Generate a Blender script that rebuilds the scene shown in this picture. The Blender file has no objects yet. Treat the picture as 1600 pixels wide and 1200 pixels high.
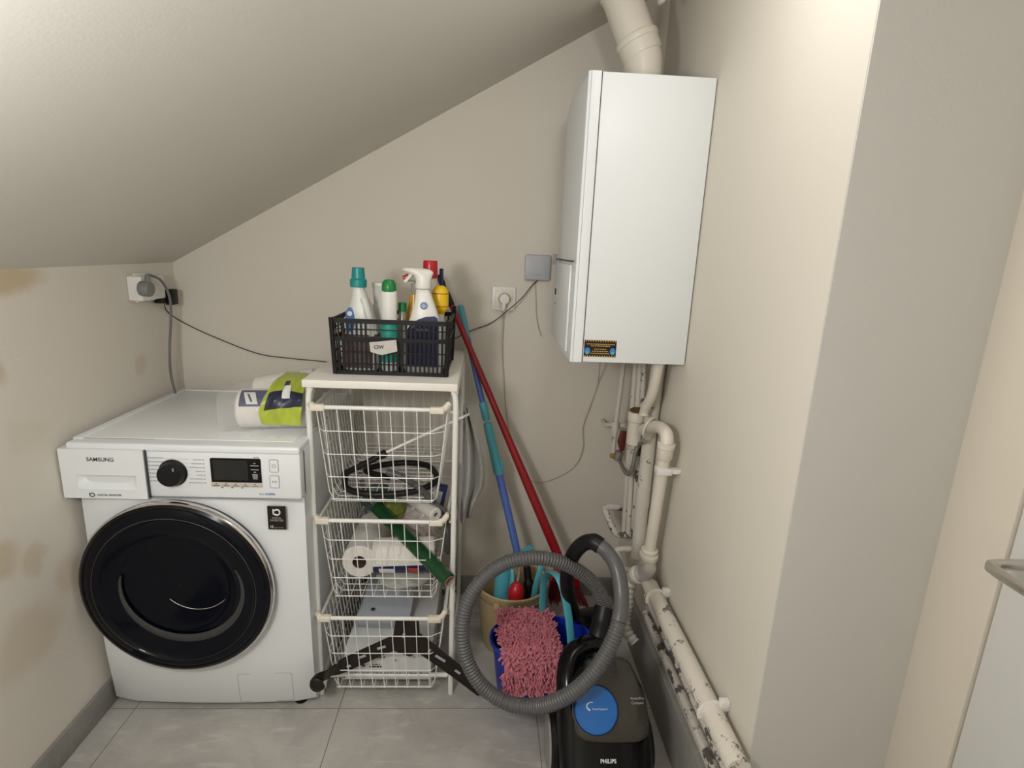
import bpy, bmesh, math, random
from mathutils import Vector, Matrix, Euler
random.seed(7)
SC = bpy.context.scene
COL = SC.collection
PI = math.pi

# ------------------------------------------------------------------ camera
CAM = Vector((1.0825, -2.0327, 1.3769)); FPX = 869.81
_y, _p, _r = [math.radians(a) for a in (3.03069, 13.47668, 2.41446)]
_f = Vector((math.sin(_y)*math.cos(_p), math.cos(_y)*math.cos(_p), -math.sin(_p)))
_ri = Vector((math.cos(_y), -math.sin(_y), 0)); _up = _ri.cross(_f)
_R = _ri*math.cos(_r) + _up*math.sin(_r); _U = -_ri*math.sin(_r) + _up*math.cos(_r)
cd = bpy.data.cameras.new('camera'); cam = bpy.data.objects.new('camera', cd); COL.objects.link(cam)
cd.sensor_fit = 'HORIZONTAL'; cd.sensor_width = 36; cd.lens = 36*FPX/1600; cd.clip_start = .02
m3 = Matrix((_R, _U, -_f)).transposed()
cam.matrix_world = Matrix.Translation(CAM) @ m3.to_4x4()
SC.camera = cam

def at(u, v, ax, val):
    d = _R*((u-800)/FPX) - _U*((v-600)/FPX) + _f
    t = (val-CAM[ax])/d[ax]
    return CAM + d*t
def aX(u, v, x): return at(u, v, 0, x)
def aY(u, v, y): return at(u, v, 1, y)
def aZ(u, v, z): return at(u, v, 2, z)

# ------------------------------------------------------------------ world, lights, exposure
w = bpy.data.worlds.new('world'); SC.world = w; w.use_nodes = True
w.node_tree.nodes['Background'].inputs[0].default_value = (.9, .93, 1, 1)
w.node_tree.nodes['Background'].inputs[1].default_value = .25
def light(name, kind, loc, energy, color=(1, 1, 1), size=.1, rot=None, size_y=None):
    l = bpy.data.lights.new(name, kind); l.energy = energy; l.color = color
    if kind == 'AREA':
        l.size = size
        if size_y: l.shape = 'RECTANGLE'; l.size_y = size_y
    else: l.shadow_soft_size = size
    o = bpy.data.objects.new(name, l); COL.objects.link(o); o.location = loc
    if rot: o.rotation_euler = rot
    return o
light('ceiling_lamp', 'POINT', (1.34, -1.08, 1.97), 3.4, (1, 1, 1), .04)
light('fill_light', 'POINT', (.58, -1.80, 1.41), 22.5, (1, 1, 1), .09)  # unseen fill, added to even out the light in the room
vs = SC.view_settings
vs.view_transform = 'Standard'; vs.look = 'None'; vs.exposure = .1; vs.gamma = 1; vs.use_curve_mapping = False

# ------------------------------------------------------------------ materials
def s2l(c):
    return tuple((x/12.92 if x <= .04045 else ((x+.055)/1.055)**2.4) for x in c)
def rgb(r, g, b): return s2l((r/255, g/255, b/255))
def mat(name, col, rough=.5, metal=0, spec=.5, bump=0, bscale=200, var=0, vscale=5, trans=0, alpha=1, coat=0, sheen=0):
    m = bpy.data.materials.new(name); m.use_nodes = True
    nt = m.node_tree; b = nt.nodes['Principled BSDF']
    b.inputs['Base Color'].default_value = (*col, 1); b.inputs['Roughness'].default_value = rough
    b.inputs['Metallic'].default_value = metal; b.inputs['Specular IOR Level'].default_value = spec
    b.inputs['Transmission Weight'].default_value = trans; b.inputs['Alpha'].default_value = alpha
    b.inputs['Coat Weight'].default_value = coat; b.inputs['Sheen Weight'].default_value = sheen
    tc = nt.nodes.new('ShaderNodeTexCoord')
    if var:
        n = nt.nodes.new('ShaderNodeTexNoise'); n.inputs['Scale'].default_value = vscale; n.inputs['Detail'].default_value = 4
        nt.links.new(tc.outputs['Object'], n.inputs['Vector'])
        mx = nt.nodes.new('ShaderNodeMix'); mx.data_type = 'RGBA'
        mx.inputs[6].default_value = (*[c*(1-var) for c in col], 1); mx.inputs[7].default_value = (*[min(1, c*(1+var)) for c in col], 1)
        nt.links.new(n.outputs['Fac'], mx.inputs[0]); nt.links.new(mx.outputs[2], b.inputs['Base Color'])
    if bump:
        n = nt.nodes.new('ShaderNodeTexNoise'); n.inputs['Scale'].default_value = bscale; n.inputs['Detail'].default_value = 3
        nt.links.new(tc.outputs['Object'], n.inputs['Vector'])
        bp = nt.nodes.new('ShaderNodeBump'); bp.inputs['Strength'].default_value = bump; bp.inputs['Distance'].default_value = .002
        nt.links.new(n.outputs['Fac'], bp.inputs['Height']); nt.links.new(bp.outputs[0], b.inputs['Normal'])
    return m

WALLC = (.70, .655, .575)
M = {}
M['wall'] = mat('cream_wall_paint', WALLC, .75, spec=.3, bump=.25, bscale=140, var=.02, vscale=3)
M['ceil'] = mat('ceiling_paint', (.68, .65, .585), .85, spec=.2, bump=.1, bscale=160, var=.03, vscale=2)
M['door'] = mat('grey_door_paint', (.62, .62, .59), .45, spec=.4, bump=.1, bscale=90)
M['trim'] = mat('cream_trim_paint', (.63, .575, .49), .5)
def stained_wall():
    m = mat('stained_wall_paint', WALLC, .75, spec=.3, bump=.25, bscale=140)
    nt = m.node_tree; L = nt.links.new; b = nt.nodes['Principled BSDF']
    tc = nt.nodes.new('ShaderNodeTexCoord')
    nz = nt.nodes.new('ShaderNodeTexNoise'); nz.inputs['Scale'].default_value = 9; nz.inputs['Detail'].default_value = 5
    L(tc.outputs['Object'], nz.inputs['Vector'])
    ad = nt.nodes.new('ShaderNodeVectorMath'); ad.operation = 'SCALE'; ad.inputs['Scale'].default_value = .11
    L(nz.outputs['Color'], ad.inputs[0])
    ps = nt.nodes.new('ShaderNodeVectorMath'); ps.operation = 'ADD'; L(tc.outputs['Object'], ps.inputs[0]); L(ad.outputs[0], ps.inputs[1])
    prev = None
    cur = None
    spots = [((-.72, 1.255), (.11, .035), (.47, .33, .13), .75), ((-.77, 1.08), (.03, .045), (.50, .34, .20), .55),
             ((-.242, .978), (.030, .032), (.56, .44, .34), .55), ((-.84, .64), (.05, .05), (.50, .37, .20), .6),
             ((-.745, .585), (.04, .035), (.50, .38, .22), .5), ((-.80, .40), (.09, .075), (.55, .42, .27), .5),
             ((-.64, .48), (.05, .05), (.55, .43, .3), .5), ((-.70, .9), (.06, .04), (.62, .54, .43), .4)]
    for (cy, cz), (ry, rz), c, s in spots:
        mp = nt.nodes.new('ShaderNodeVectorMath'); mp.operation = 'SUBTRACT'; L(ps.outputs[0], mp.inputs[0])
        mp.inputs[1].default_value = (.055, cy+.055, cz+.055)
        dv = nt.nodes.new('ShaderNodeVectorMath'); dv.operation = 'MULTIPLY'; L(mp.outputs[0], dv.inputs[0]); dv.inputs[1].default_value = (0, 1/ry, 1/rz)
        ln = nt.nodes.new('ShaderNodeVectorMath'); ln.operation = 'LENGTH'; L(dv.outputs[0], ln.inputs[0])
        mr = nt.nodes.new('ShaderNodeMapRange'); mr.interpolation_type = 'SMOOTHSTEP'
        mr.inputs[1].default_value = .55; mr.inputs[2].default_value = 1.5; mr.inputs[3].default_value = s*.8; mr.inputs[4].default_value = 0
        L(ln.outputs['Value'], mr.inputs[0])
        mx = nt.nodes.new('ShaderNodeMix'); mx.data_type = 'RGBA'; L(mr.outputs[0], mx.inputs[0])
        if cur is None: mx.inputs[6].default_value = (*WALLC, 1)
        else: L(cur, mx.inputs[6])
        mx.inputs[7].default_value = (*c, 1); cur = mx.outputs[2]
    L(cur, b.inputs['Base Color'])
    return m
M['stain'] = stained_wall()
def tile_mat(name, grout=True, k=1.0):
    m = mat(name, (.3, .28, .26), .45, spec=.4)
    nt = m.node_tree; L = nt.links.new; b = nt.nodes['Principled BSDF']
    tc = nt.nodes.new('ShaderNodeTexCoord')
    n1 = nt.nodes.new('ShaderNodeTexNoise'); n1.inputs['Scale'].default_value = 3.5; n1.inputs['Detail'].default_value = 8; n1.inputs['Roughness'].default_value = .65; n1.inputs['Distortion'].default_value = .6
    L(tc.outputs['Object'], n1.inputs['Vector'])
    mpn = nt.nodes.new('ShaderNodeMapping'); mpn.inputs['Rotation'].default_value = (0, 0, .7); mpn.inputs['Scale'].default_value = (1, 3.5, 1)
    L(tc.outputs['Object'], mpn.inputs['Vector'])
    n2 = nt.nodes.new('ShaderNodeTexNoise'); n2.inputs['Scale'].default_value = 8; n2.inputs['Detail'].default_value = 6; n2.inputs['Distortion'].default_value = 1.2
    L(mpn.outputs[0], n2.inputs['Vector'])
    r1 = nt.nodes.new('ShaderNodeValToRGB'); e = r1.color_ramp.elements
    e[0].position = .36; e[0].color = (0.36*k, 0.345*k, 0.32*k, 1); e[1].position = .66; e[1].color = (0.5*k, 0.48*k, 0.45*k, 1)
    L(n1.outputs['Fac'], r1.inputs[0])
    r2 = nt.nodes.new('ShaderNodeValToRGB'); e = r2.color_ramp.elements
    e[0].position = .55; e[0].color = (0, 0, 0, 1); e[1].position = .72; e[1].color = (1, 1, 1, 1)
    L(n2.outputs['Fac'], r2.inputs[0])
    mx = nt.nodes.new('ShaderNodeMix'); mx.data_type = 'RGBA'; L(r1.outputs[0], mx.inputs[6]); mx.inputs[7].default_value = (0.6*k, 0.565*k, 0.51*k, 1)
    ml = nt.nodes.new('ShaderNodeMath'); ml.operation = 'MULTIPLY'; ml.inputs[1].default_value = .65; L(r2.outputs[0], ml.inputs[0]); L(ml.outputs[0], mx.inputs[0])
    out = mx.outputs[2]
    if grout:
        sx = nt.nodes.new('ShaderNodeSeparateXYZ'); L(tc.outputs['Object'], sx.inputs[0])
        masks = []
        for o, off in ((0, .0725), (1, -.5955)):
            a = nt.nodes.new('ShaderNodeMath'); a.operation = 'SUBTRACT'; L(sx.outputs[o], a.inputs[0]); a.inputs[1].default_value = off
            p = nt.nodes.new('ShaderNodeMath'); p.operation = 'PINGPONG'; L(a.outputs[0], p.inputs[0]); p.inputs[1].default_value = .3005
            c = nt.nodes.new('ShaderNodeMath'); c.operation = 'LESS_THAN'; L(p.outputs[0], c.inputs[0]); c.inputs[1].default_value = .0013
            masks.append(c.outputs[0])
        mm = nt.nodes.new('ShaderNodeMath'); mm.operation = 'MAXIMUM'; L(masks[0], mm.inputs[0]); L(masks[1], mm.inputs[1])
        m2 = nt.nodes.new('ShaderNodeMix'); m2.data_type = 'RGBA'; L(mm.outputs[0], m2.inputs[0]); L(out, m2.inputs[6]); m2.inputs[7].default_value = (.17, .16, .15, 1)
        out = m2.outputs[2]
    L(out, b.inputs['Base Color'])
    return m
M['floor'] = tile_mat('grey_stone_tile'); M['skirt'] = tile_mat('grey_skirting_tile', False, .62)
M['white'] = mat('white_enamel', (.78, .81, .825), .28, spec=.5)
M['whitelow'] = mat('white_enamel_lower', (.84, .85, .85), .3)
M['boiler'] = mat('glossy_white_casing', (.79, .815, .825), .42, spec=.4)
M['boilergrey'] = mat('grey_plastic', (.30, .31, .30), .4)
M['plastic'] = mat('white_plastic', (.80, .78, .73), .35)
M['cream'] = mat('cream_plastic', (.78, .72, .60), .4)
M['wire'] = mat('white_coated_wire', (.80, .79, .76), .3)
M['board'] = mat('white_laminate', (.83, .80, .74), .4, var=.02, vscale=12)
M['black'] = mat('black_plastic', (.007, .007, .008), .4, spec=.3)
M['gloss'] = mat('gloss_black', (.004, .004, .005), .16, spec=.25)
M['doorglass'] = mat('smoked_door_glass', (.002, .003, .007), .06, spec=.2)
M['chrome'] = mat('chrome', (.72, .70, .70), .12, metal=1)
M['darkchrome'] = mat('dark_chrome', (.16, .155, .155), .2, metal=1)
M['steel'] = mat('brushed_steel', (.62, .58, .53), .28, metal=1)
M['ink'] = mat('dark_grey_print', (.05, .05, .055), .6)
M['greyink'] = mat('grey_print', (.38, .38, .40), .6)
M['whiteink'] = mat('white_print', (.75, .75, .75), .6)
M['blueink'] = mat('blue_print', (.05, .22, .55), .6)
M['redink'] = mat('red_print', (.5, .05, .05), .6)
M['gold'] = mat('gold_print', (.62, .40, .13), .5)
M['groove'] = mat('seam_grey', (.42, .42, .43), .6)
M['keystrip'] = mat('warm_grey_key_strip', (.55, .49, .44), .45)
M['lcd'] = mat('dark_screen', (.012, .014, .014), .2)
M['cablegrey'] = mat('grey_cable', (.17, .165, .17), .5)
M['cabledark'] = mat('dark_cable', (.035, .03, .03), .5)
M['cablewhite'] = mat('white_cable', (.50, .455, .38), .5)
M['plug'] = mat('grey_plug', (.20, .20, .195), .5)
M['silver'] = mat('silver_grey_plastic', (.44, .46, .48), .4)
M['red'] = mat('red_plastic', (.50, .012, .02), .3)
M['darkred'] = mat('red_painted_metal', (.30, .006, .012), .3, coat=.3)
M['bristle'] = mat('red_bristles', (.13, .003, .005), .8, bump=1, bscale=300)
M['cyan'] = mat('cyan_plastic', (.09, .42, .52), .35)
M['teal'] = mat('teal_plastic', (.008, .26, .25), .35)
M['tealgrip'] = mat('teal_grip', (.10, .36, .44), .45)
M['bluepole'] = mat('blue_pole', (.085, .16, .52), .3, coat=.3)
M['bluebucket'] = mat('blue_bucket', (.010, .035, .42), .3)
M['beige'] = mat('beige_bucket', (.44, .34, .18), .45, var=.06, vscale=12)
M['hose'] = mat('grey_corrugated_hose', (.095, .095, .098), .36, spec=.5)
M['wheelgrey'] = mat('grey_wheel_cap', (.30, .29, .27), .4)
M['smoke'] = mat('smoked_dust_container', (.035, .032, .025), .18, var=.45, vscale=14, coat=.4)
M['disc'] = mat('blue_cap', (.006, .13, .46), .25, coat=.3)
M['pink'] = mat('pink_chenille', (.58, .17, .22), .9, var=.30, vscale=60, sheen=.4)
M['green'] = mat('green_cap', (.01, .22, .05), .35)
M['yellow'] = mat('yellow_plastic', (.85, .55, .01), .35)
M['amber'] = mat('amber_liquid', (.62, .33, .03), .25)
M['milky'] = mat('milky_bottle', (.66, .67, .62), .35)
M['clearp'] = mat('clear_bottle', (.60, .57, .50), .15, trans=.5)
M['navy'] = mat('navy_print', (.013, .016, .095), .4)
M['bluelabel'] = mat('blue_label', (.03, .13, .36), .4)
M['teallabel'] = mat('teal_label', (.02, .34, .27), .4, var=.35, vscale=60)
M['lilac'] = mat('lilac_print', (.34, .31, .60), .45)
M['brown'] = mat('brown_bottle', (.10, .035, .015), .3)
M['brownlabel'] = mat('dark_printed_label', (.10, .055, .06), .4, var=.8, vscale=45)
M['paper'] = mat('kitchen_paper', (.80, .77, .72), .9, bump=.5, bscale=220)
M['card'] = mat('cardboard_core', (.12, .075, .045), .9)
M['lime'] = mat('lime_film', (.42, .50, .05), .3, var=.28, vscale=22)
M['film'] = mat('clear_film', (.8, .8, .8), .10, alpha=.13, bump=1, bscale=40)
M['tubepaper'] = mat('printed_grey_paper', (.52, .50, .47), .6, var=.18, vscale=45)
M['darkgreen'] = mat('dark_green_film', (.007, .060, .016), .22, var=.6, vscale=20)
M['pinkcore'] = mat('pinkish_core', (.45, .26, .22), .8)
M['greybox'] = mat('pale_grey_card', (.42, .45, .50), .55)
M['whitebox'] = mat('white_card', (.68, .69, .70), .6)
M['bracket'] = mat('dark_brown_metal', (.014, .009, .007), .4, spec=.35)
M['cloth'] = mat('grey_cloth', (.42, .415, .40), .95, bump=.5, bscale=260, var=.08, vscale=10)
M['copper'] = mat('weathered_copper', (.22, .11, .05), .5, metal=.6, var=.4, vscale=40)
M['brass'] = mat('yellow_cap', (.35, .24, .01), .5)
M['greymetal'] = mat('dull_grey_metal', (.26, .245, .23), .5, metal=.4)
M['foil'] = mat('white_wrapped_foil', (.55, .52, .48), .35, bump=.6, bscale=50)
M['redlever'] = mat('red_valve_lever', (.13, .022, .012), .5)
def peel(name, base, dark, thr, scale):
    m = mat(name, base, .5); nt = m.node_tree; L = nt.links.new; b = nt.nodes['Principled BSDF']
    tc = nt.nodes.new('ShaderNodeTexCoord')
    n = nt.nodes.new('ShaderNodeTexNoise'); n.inputs['Scale'].default_value = scale; n.inputs['Detail'].default_value = 9; n.inputs['Roughness'].default_value = .68
    L(tc.outputs['Object'], n.inputs['Vector'])
    r = nt.nodes.new('ShaderNodeValToRGB'); e = r.color_ramp.elements; e[0].position = thr; e[0].color = (0, 0, 0, 1); e[1].position = thr+.02; e[1].color = (1, 1, 1, 1)
    L(n.outputs['Fac'], r.inputs[0])
    mx = nt.nodes.new('ShaderNodeMix'); mx.data_type = 'RGBA'; L(r.outputs[0], mx.inputs[0]); mx.inputs[6].default_value = (*base, 1); mx.inputs[7].default_value = (*dark, 1)
    L(mx.outputs[2], b.inputs['Base Color'])
    bp = nt.nodes.new('ShaderNodeBump'); bp.inputs['Strength'].default_value = .4; bp.inputs['Distance'].default_value = .001; bp.invert = True
    L(r.outputs[0], bp.inputs['Height']); L(bp.outputs[0], b.inputs['Normal'])
    return m
M['pipe'] = peel('painted_pipe', (.68, .64, .565), (.10, .09, .08), .635, 24)
M['pipepeel'] = peel('peeling_pipe_paint', (.72, .67, .59), (.20, .185, .165), .585, 26)
M['pipebad'] = peel('flaking_pipe_paint', (.62, .58, .52), (.10, .09, .08), .525, 20)
M['pvc'] = mat('white_pvc', (.74, .69, .60), .35)

# ------------------------------------------------------------------ mesh building
ORG = {}
class MB:
    def __init__(s): s.bm = bmesh.new()
    def face(s, pts):
        vs_ = [s.bm.verts.new(p) for p in pts]; s.bm.faces.new(vs_); return s
    def box(s, lo, hi, bev=0, seg=2, rot=None):
        lo = Vector(lo); hi = Vector(hi); c = (lo+hi)/2; d = hi-lo
        r = bmesh.ops.create_cube(s.bm, size=1)
        vs_ = r['verts']
        for v in vs_: v.co = Vector((v.co.x*d.x, v.co.y*d.y, v.co.z*d.z))
        if bev:
            es = list({e for v in vs_ for e in v.link_edges})
            r = bmesh.ops.bevel(s.bm, geom=es, offset=bev, segments=seg, affect='EDGES', profile=.5)
            vs_ = list({v for v in r['verts']} | {v for v in vs_ if v.is_valid})
        for v in vs_:
            if rot: v.co = rot @ v.co
            v.co += c
        return s
    def rings(s, rings, closed=False, cap=True):
        n = len(rings[0]); R = [[s.bm.verts.new(p) for p in r] for r in rings]
        k = len(R)
        for i in range(k if closed else k-1):
            a, b = R[i], R[(i+1) % k]
            for j in range(n):
                s.bm.faces.new((a[j], a[(j+1) % n], b[(j+1) % n], b[j]))
        if cap and not closed:
            s.bm.faces.new(list(reversed(R[0]))); s.bm.faces.new(R[-1])
        return s
    def tube(s, path, r, seg=10, closed=False, cap=True, flat=None):
        P = [Vector(p) for p in path]; n = len(P)
        rr = r if isinstance(r, (list, tuple)) else [r]*n
        T = []
        for i in range(n):
            a = P[i-1] if (i > 0 or closed) else P[i]; b = P[(i+1) % n] if (i < n-1 or closed) else P[i]
            t = (b-a); T.append(t.normalized() if t.length > 1e-9 else Vector((0, 0, 1)))
        u = T[0].orthogonal().normalized()
        if flat is not None:
            u = (Vector(flat)-T[0]*T[0].dot(Vector(flat))).normalized()
        rings = []
        for i in range(n):
            if flat is not None:
                fv = Vector(flat); u = (fv-T[i]*T[i].dot(fv)).normalized()
            else:
                u = (u-T[i]*T[i].dot(u)).normalized()
            v = T[i].cross(u)
            ri_ = rr[i]
            ra, rb = ri_ if isinstance(ri_, (tuple, list)) else (ri_, ri_)
            rings.append([P[i]+u*(ra*math.cos(2*PI*j/seg))+v*(rb*math.sin(2*PI*j/seg)) for j in range(seg)])
        return s.rings(rings, closed, cap)
    def rod(s, a, b, r, seg=10): return s.tube([a, b], r, seg)
    def lathe(s, prof, c=(0, 0, 0), axis=(0, 0, 1), seg=32, sx=1, sy=1, xdir=None):
        ax = Vector(axis).normalized()
        u = Vector(xdir) if xdir else (Vector((1, 0, 0)) if abs(ax.x) < .9 else Vector((0, 1, 0)))
        u = (u-ax*ax.dot(u)).normalized(); v = ax.cross(u); c = Vector(c)
        rings = [[c+ax*h+u*(max(r, 1e-5)*sx*math.cos(2*PI*j/seg))+v*(max(r, 1e-5)*sy*math.sin(2*PI*j/seg)) for j in range(seg)] for r, h in prof]
        return s.rings(rings)
    def prism(s, pts, ext):
        """pts: 3D polygon, ext: vector"""
        e = Vector(ext); A = [Vector(p) for p in pts]
        return s.rings([A, [p+e for p in A]])
    def grid(s, fn, nu, nv, thick=0):
        V = [[s.bm.verts.new(fn(i/nu, j/nv)) for j in range(nv+1)] for i in range(nu+1)]
        for i in range(nu):
            for j in range(nv): s.bm.faces.new((V[i][j], V[i+1][j], V[i+1][j+1], V[i][j+1]))
        if thick:
            g = list(s.bm.faces); bmesh.ops.recalc_face_normals(s.bm, faces=g)
            bmesh.ops.solidify(s.bm, geom=g, thickness=thick)
        return s
    def sphere(s, c, r, seg=16):
        if not isinstance(r, (tuple, list)): r = (r, r, r)
        q = bmesh.ops.create_uvsphere(s.bm, u_segments=seg, v_segments=max(6, seg//2), radius=1)
        for v in q['verts']: v.co = Vector((v.co.x*r[0], v.co.y*r[1], v.co.z*r[2]))+Vector(c)
        return s
    def build(s, name, material, parent=None, org=None, angle=35, xf=None):
        bm = s.bm
        if xf is not None: bmesh.ops.transform(bm, matrix=xf, verts=bm.verts)
        bmesh.ops.recalc_face_normals(bm, faces=bm.faces)
        o_ = ORG[parent.name] if parent is not None else Vector(org or (0, 0, 0))
        me = bpy.data.meshes.new(name)
        for v in bm.verts: v.co -= o_
        bm.to_mesh(me); bm.free()
        me.materials.append(material if not isinstance(material, str) else M[material])
        me.polygons.foreach_set('use_smooth', [True]*len(me.polygons))
        me.set_sharp_from_angle(angle=math.radians(angle))
        o = bpy.data.objects.new(name, me); COL.objects.link(o)
        if parent is not None: o.parent = parent
        else: o.location = o_
        ORG[o.name] = o_
        return o
def tag(o, label=None, cat=None, group=None, kind=None):
    if label: o['label'] = label
    if cat: o['category'] = cat
    if group: o['group'] = group
    if kind: o['kind'] = kind
    return o
def thing(name, loc, label, cat, group=None):
    o = bpy.data.objects.new(name, None); COL.objects.link(o); o.location = loc; o.empty_display_size = .05
    ORG[o.name] = Vector(loc)
    return tag(o, label, cat, group)
def plabel(o, t): o['label'] = t; return o
def struct(o): o['kind'] = 'structure'; return o
def cat_rom(pts, n=8, closed=False):
    P = [Vector(p) for p in pts]; out = []; k = len(P)
    rng = range(k if closed else k-1)
    for i in rng:
        if closed: p0, p1, p2, p3 = P[i-1], P[i], P[(i+1) % k], P[(i+2) % k]
        else: p0, p1, p2, p3 = P[max(i-1, 0)], P[i], P[i+1], P[min(i+2, k-1)]
        for j in range(n):
            t = j/n
            out.append(.5*((2*p1)+(p2-p0)*t+(2*p0-5*p1+4*p2-p3)*t*t+(3*p1-p0-3*p2+p3)*t**3))
    if not closed: out.append(P[-1])
    return out
def resample(path, step):
    P = [Vector(p) for p in path]; out = [P[0]]; acc = 0
    for a, b in zip(P, P[1:]):
        d = (b-a).length
        if d < 1e-9: continue
        t = step-acc
        while t <= d: out.append(a+(b-a)*(t/d)); t += step
        acc = (acc+d) % step if step else 0
    return out
def text(name, body, loc, xdir, ydir, size, material, parent, align='CENTER', depth=.0004, bold=0):
    cu = bpy.data.curves.new(name, 'FONT'); cu.body = body; cu.size = size; cu.align_x = align; cu.align_y = 'CENTER'
    cu.extrude = depth; cu.offset = bold
    t = bpy.data.objects.new(name, cu); COL.objects.link(t)
    dg = bpy.context.evaluated_depsgraph_get()
    me = bpy.data.meshes.new_from_object(t.evaluated_get(dg)); bpy.data.objects.remove(t)
    x = Vector(xdir).normalized(); y = Vector(ydir); y = (y-x*x.dot(y)).normalized(); z = x.cross(y)
    mx = Matrix.Translation(Vector(loc)-ORG[parent.name]) @ Matrix((x, y, z)).transposed().to_4x4()
    me.transform(mx); me.materials.clear(); me.materials.append(M[material])
    me.name = name
    o = bpy.data.objects.new(name, me); COL.objects.link(o); o.parent = parent; ORG[o.name] = ORG[parent.name]
    return o
V = Vector
def corr(path, r, amp, pitch, seg=16):
    P = resample(path, pitch/6)
    rr = [r-amp+amp*2*(.5+.5*math.cos(2*PI*i/6))**.7 for i in range(len(P))]
    return P, rr
def rrect(x0, x1, z0, z1, y, r, n=5):
    """rounded rectangle outline in the xz plane"""
    out = []
    for cx, cz, a in ((x1-r, z1-r, 0), (x0+r, z1-r, 90), (x0+r, z0+r, 180), (x1-r, z0+r, 270)):
        for i in range(n+1):
            t = math.radians(a+90*i/n); out.append(V((cx+r*math.cos(t), y, cz+r*math.sin(t))))
    return out

# ================================================================== THE SETTING
XL, XR, YF, SL = -.01, 1.654, -2.65, .5648
ZK = 1.294
def zc(x): return ZK+SL*(x-0)
YR, XD = -1.116, 1.946
ZTOP = zc(XR)
struct(MB().box((XL-.1, YF-.1, -.12), (XD+.3, .1, 0)).build('floor', 'floor'))
struct(MB().box((XL-.1, YF, 0), (XL, .1, zc(XL)+.0)).build('wall_left', 'stain'))
struct(MB().prism([(XL, 0, 0), (XR+.35, 0, 0), (XR+.35, 0, zc(XR+.35)), (XL, 0, zc(XL))], (0, .1, 0)).build('wall_back', 'wall'))
struct(MB().prism([(XL-.1, YF, zc(XL-.1)), (XD+.3, YF, zc(XD+.3)), (XD+.3, YF, zc(XD+.3)+.12), (XL-.1, YF, zc(XL-.1)+.12)], (0, .1-YF, 0)).build('ceiling', 'ceil'))
struct(MB().prism([(XL-.1, YF, 0), (XD+.3, YF, 0), (XD+.3, YF, zc(XD+.3)), (XL-.1, YF, zc(XL-.1))], (0, -.1, 0)).build('wall_front', 'wall'))
# right wall with a deep doorway (far jamb seen from the camera)
YD2 = -2.12
wr = MB().prism([(XR, YR, 0), (XR, 0, 0), (XD+.1, 0, 0), (XD+.1, YR, 0)], (0, 0, zc(XR)))
wr.prism([(XR, YF, 0), (XR, YD2, 0), (XD+.1, YD2, 0), (XD+.1, YF, 0)], (0, 0, zc(XR)))
wr.prism([(XR, YD2, 2.1), (XR, YR, 2.1), (XD+.1, YR, 2.1), (XD+.1, YD2, 2.1)], (0, 0, zc(XR)-2.1))
struct(wr.build('wall_right', 'wall'))
struct(MB().box((XL, YF, 0), (0, -.002, .082), .002).build('baseboard_left', 'skirt'))
struct(MB().box((0, -.011, 0), (XR, 0, .080), .002).build('baseboard_back', 'skirt'))
struct(MB().box((1.636, YR-.001, 0), (XR, -.011, .17), .002).build('baseboard_right', 'skirt'))
M['reveal'] = mat('shaded_reveal_grey', (.59, .575, .54), .7, bump=.2, bscale=140)  # wall tone made greyer: the reveal's shade is put into the lining colour
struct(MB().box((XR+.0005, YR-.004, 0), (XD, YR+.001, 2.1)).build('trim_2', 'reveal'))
# door casing and door leaf at the back of the deep reveal
tr = MB().box((XD, -1.246, 0), (XD+.05, YR, 2.1), .003)
tr.box((XD, YD2, 2.03), (XD+.05, -1.246, 2.1), .003); tr.box((XD, YD2, 0), (XD+.05, YD2+.10, 2.03), .003)
struct(tr.build('trim_1', 'trim'))
dr = struct(MB().box((XD+.006, YD2+.10, .008), (XD+.046, -1.248, 2.03), .002).build('door_1', 'door'))
e0 = aX(1545, 889, 1.868)
hy = e0.y+.018; hz = e0.z+.004
hm = MB().tube([(XD+.006, hy-.012, hz), (1.885, hy-.012, hz), (1.876, hy-.014, hz), (1.868, hy-.022, hz), (1.866, hy-.034, hz), (1.866, hy-.135, hz)], .0088, 16)
hd = hm.build('door_handle', 'steel', dr)
MB().box((XD-.001, hy-.110, hz-.12), (XD+.008, hy-.062, hz+.04), .003).build('escutcheon', 'bracket', dr)

# ================================================================== WASHING MACHINE
WF = -.62
wm = thing('washing_machine', (.305, -.34, 0), 'white front-loading washing machine with a big black round door', 'washing machine')
x0, x1 = .006, .606
# cabinet: slightly bowed front, tapering inwards at the bottom
def wm_body():
    b = MB(); prof = []
    for z, ys in ((.014, -.585), (.03, -.598), (.2, -.612), (.45, -.620), (.697, -.618)):
        xi = .010 if z < .5 else .006
        prof.append((z, ys))
    rings = []
    for z, ys in prof:
        l, r, bk = x0+.006, x1-.004, -.065
        pts = []
        n = 10
        for i in range(n+1):
            t = i/n; xx = l+(r-l)*t
            bow = .012*(1-(2*t-1)**2)
            edge = .010*max(0, abs(2*t-1)-.93)/.07
            pts.append((xx, ys-bow+edge+.008, z))
        pts += [(r, bk, z), (l, bk, z)]
        rings.append([V(p) for p in pts])
    b.rings(rings)
    return b
wm_body().build('cabinet', 'white', wm)
MB().box((x0+.004, -.600, .697), (x1-.002, -.065, .838), .004).box((x0+.004, -.625, .700), (x1-.002, -.58, .838), .008).build('control_panel', 'white', wm)
tp = MB().box((x0+.004, -.628, .828), (x1-.002, -.062, .850), .007, 3)
tp.build('top_panel', 'white', wm)
MB().box((x0+.03, -.585, .8495), (x1-.03, -.085, .8515), .0008).build('top_inset', M['whitelow'], wm)
for lo, hi in (((x0+.006, -.60, .8495), (x0+.030, -.066, .8545)), ((x0+.030, -.088, .8495), (x1-.006, -.066, .8545))): MB().box(lo, hi, .002).build('top_rim', 'white', wm)
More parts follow.
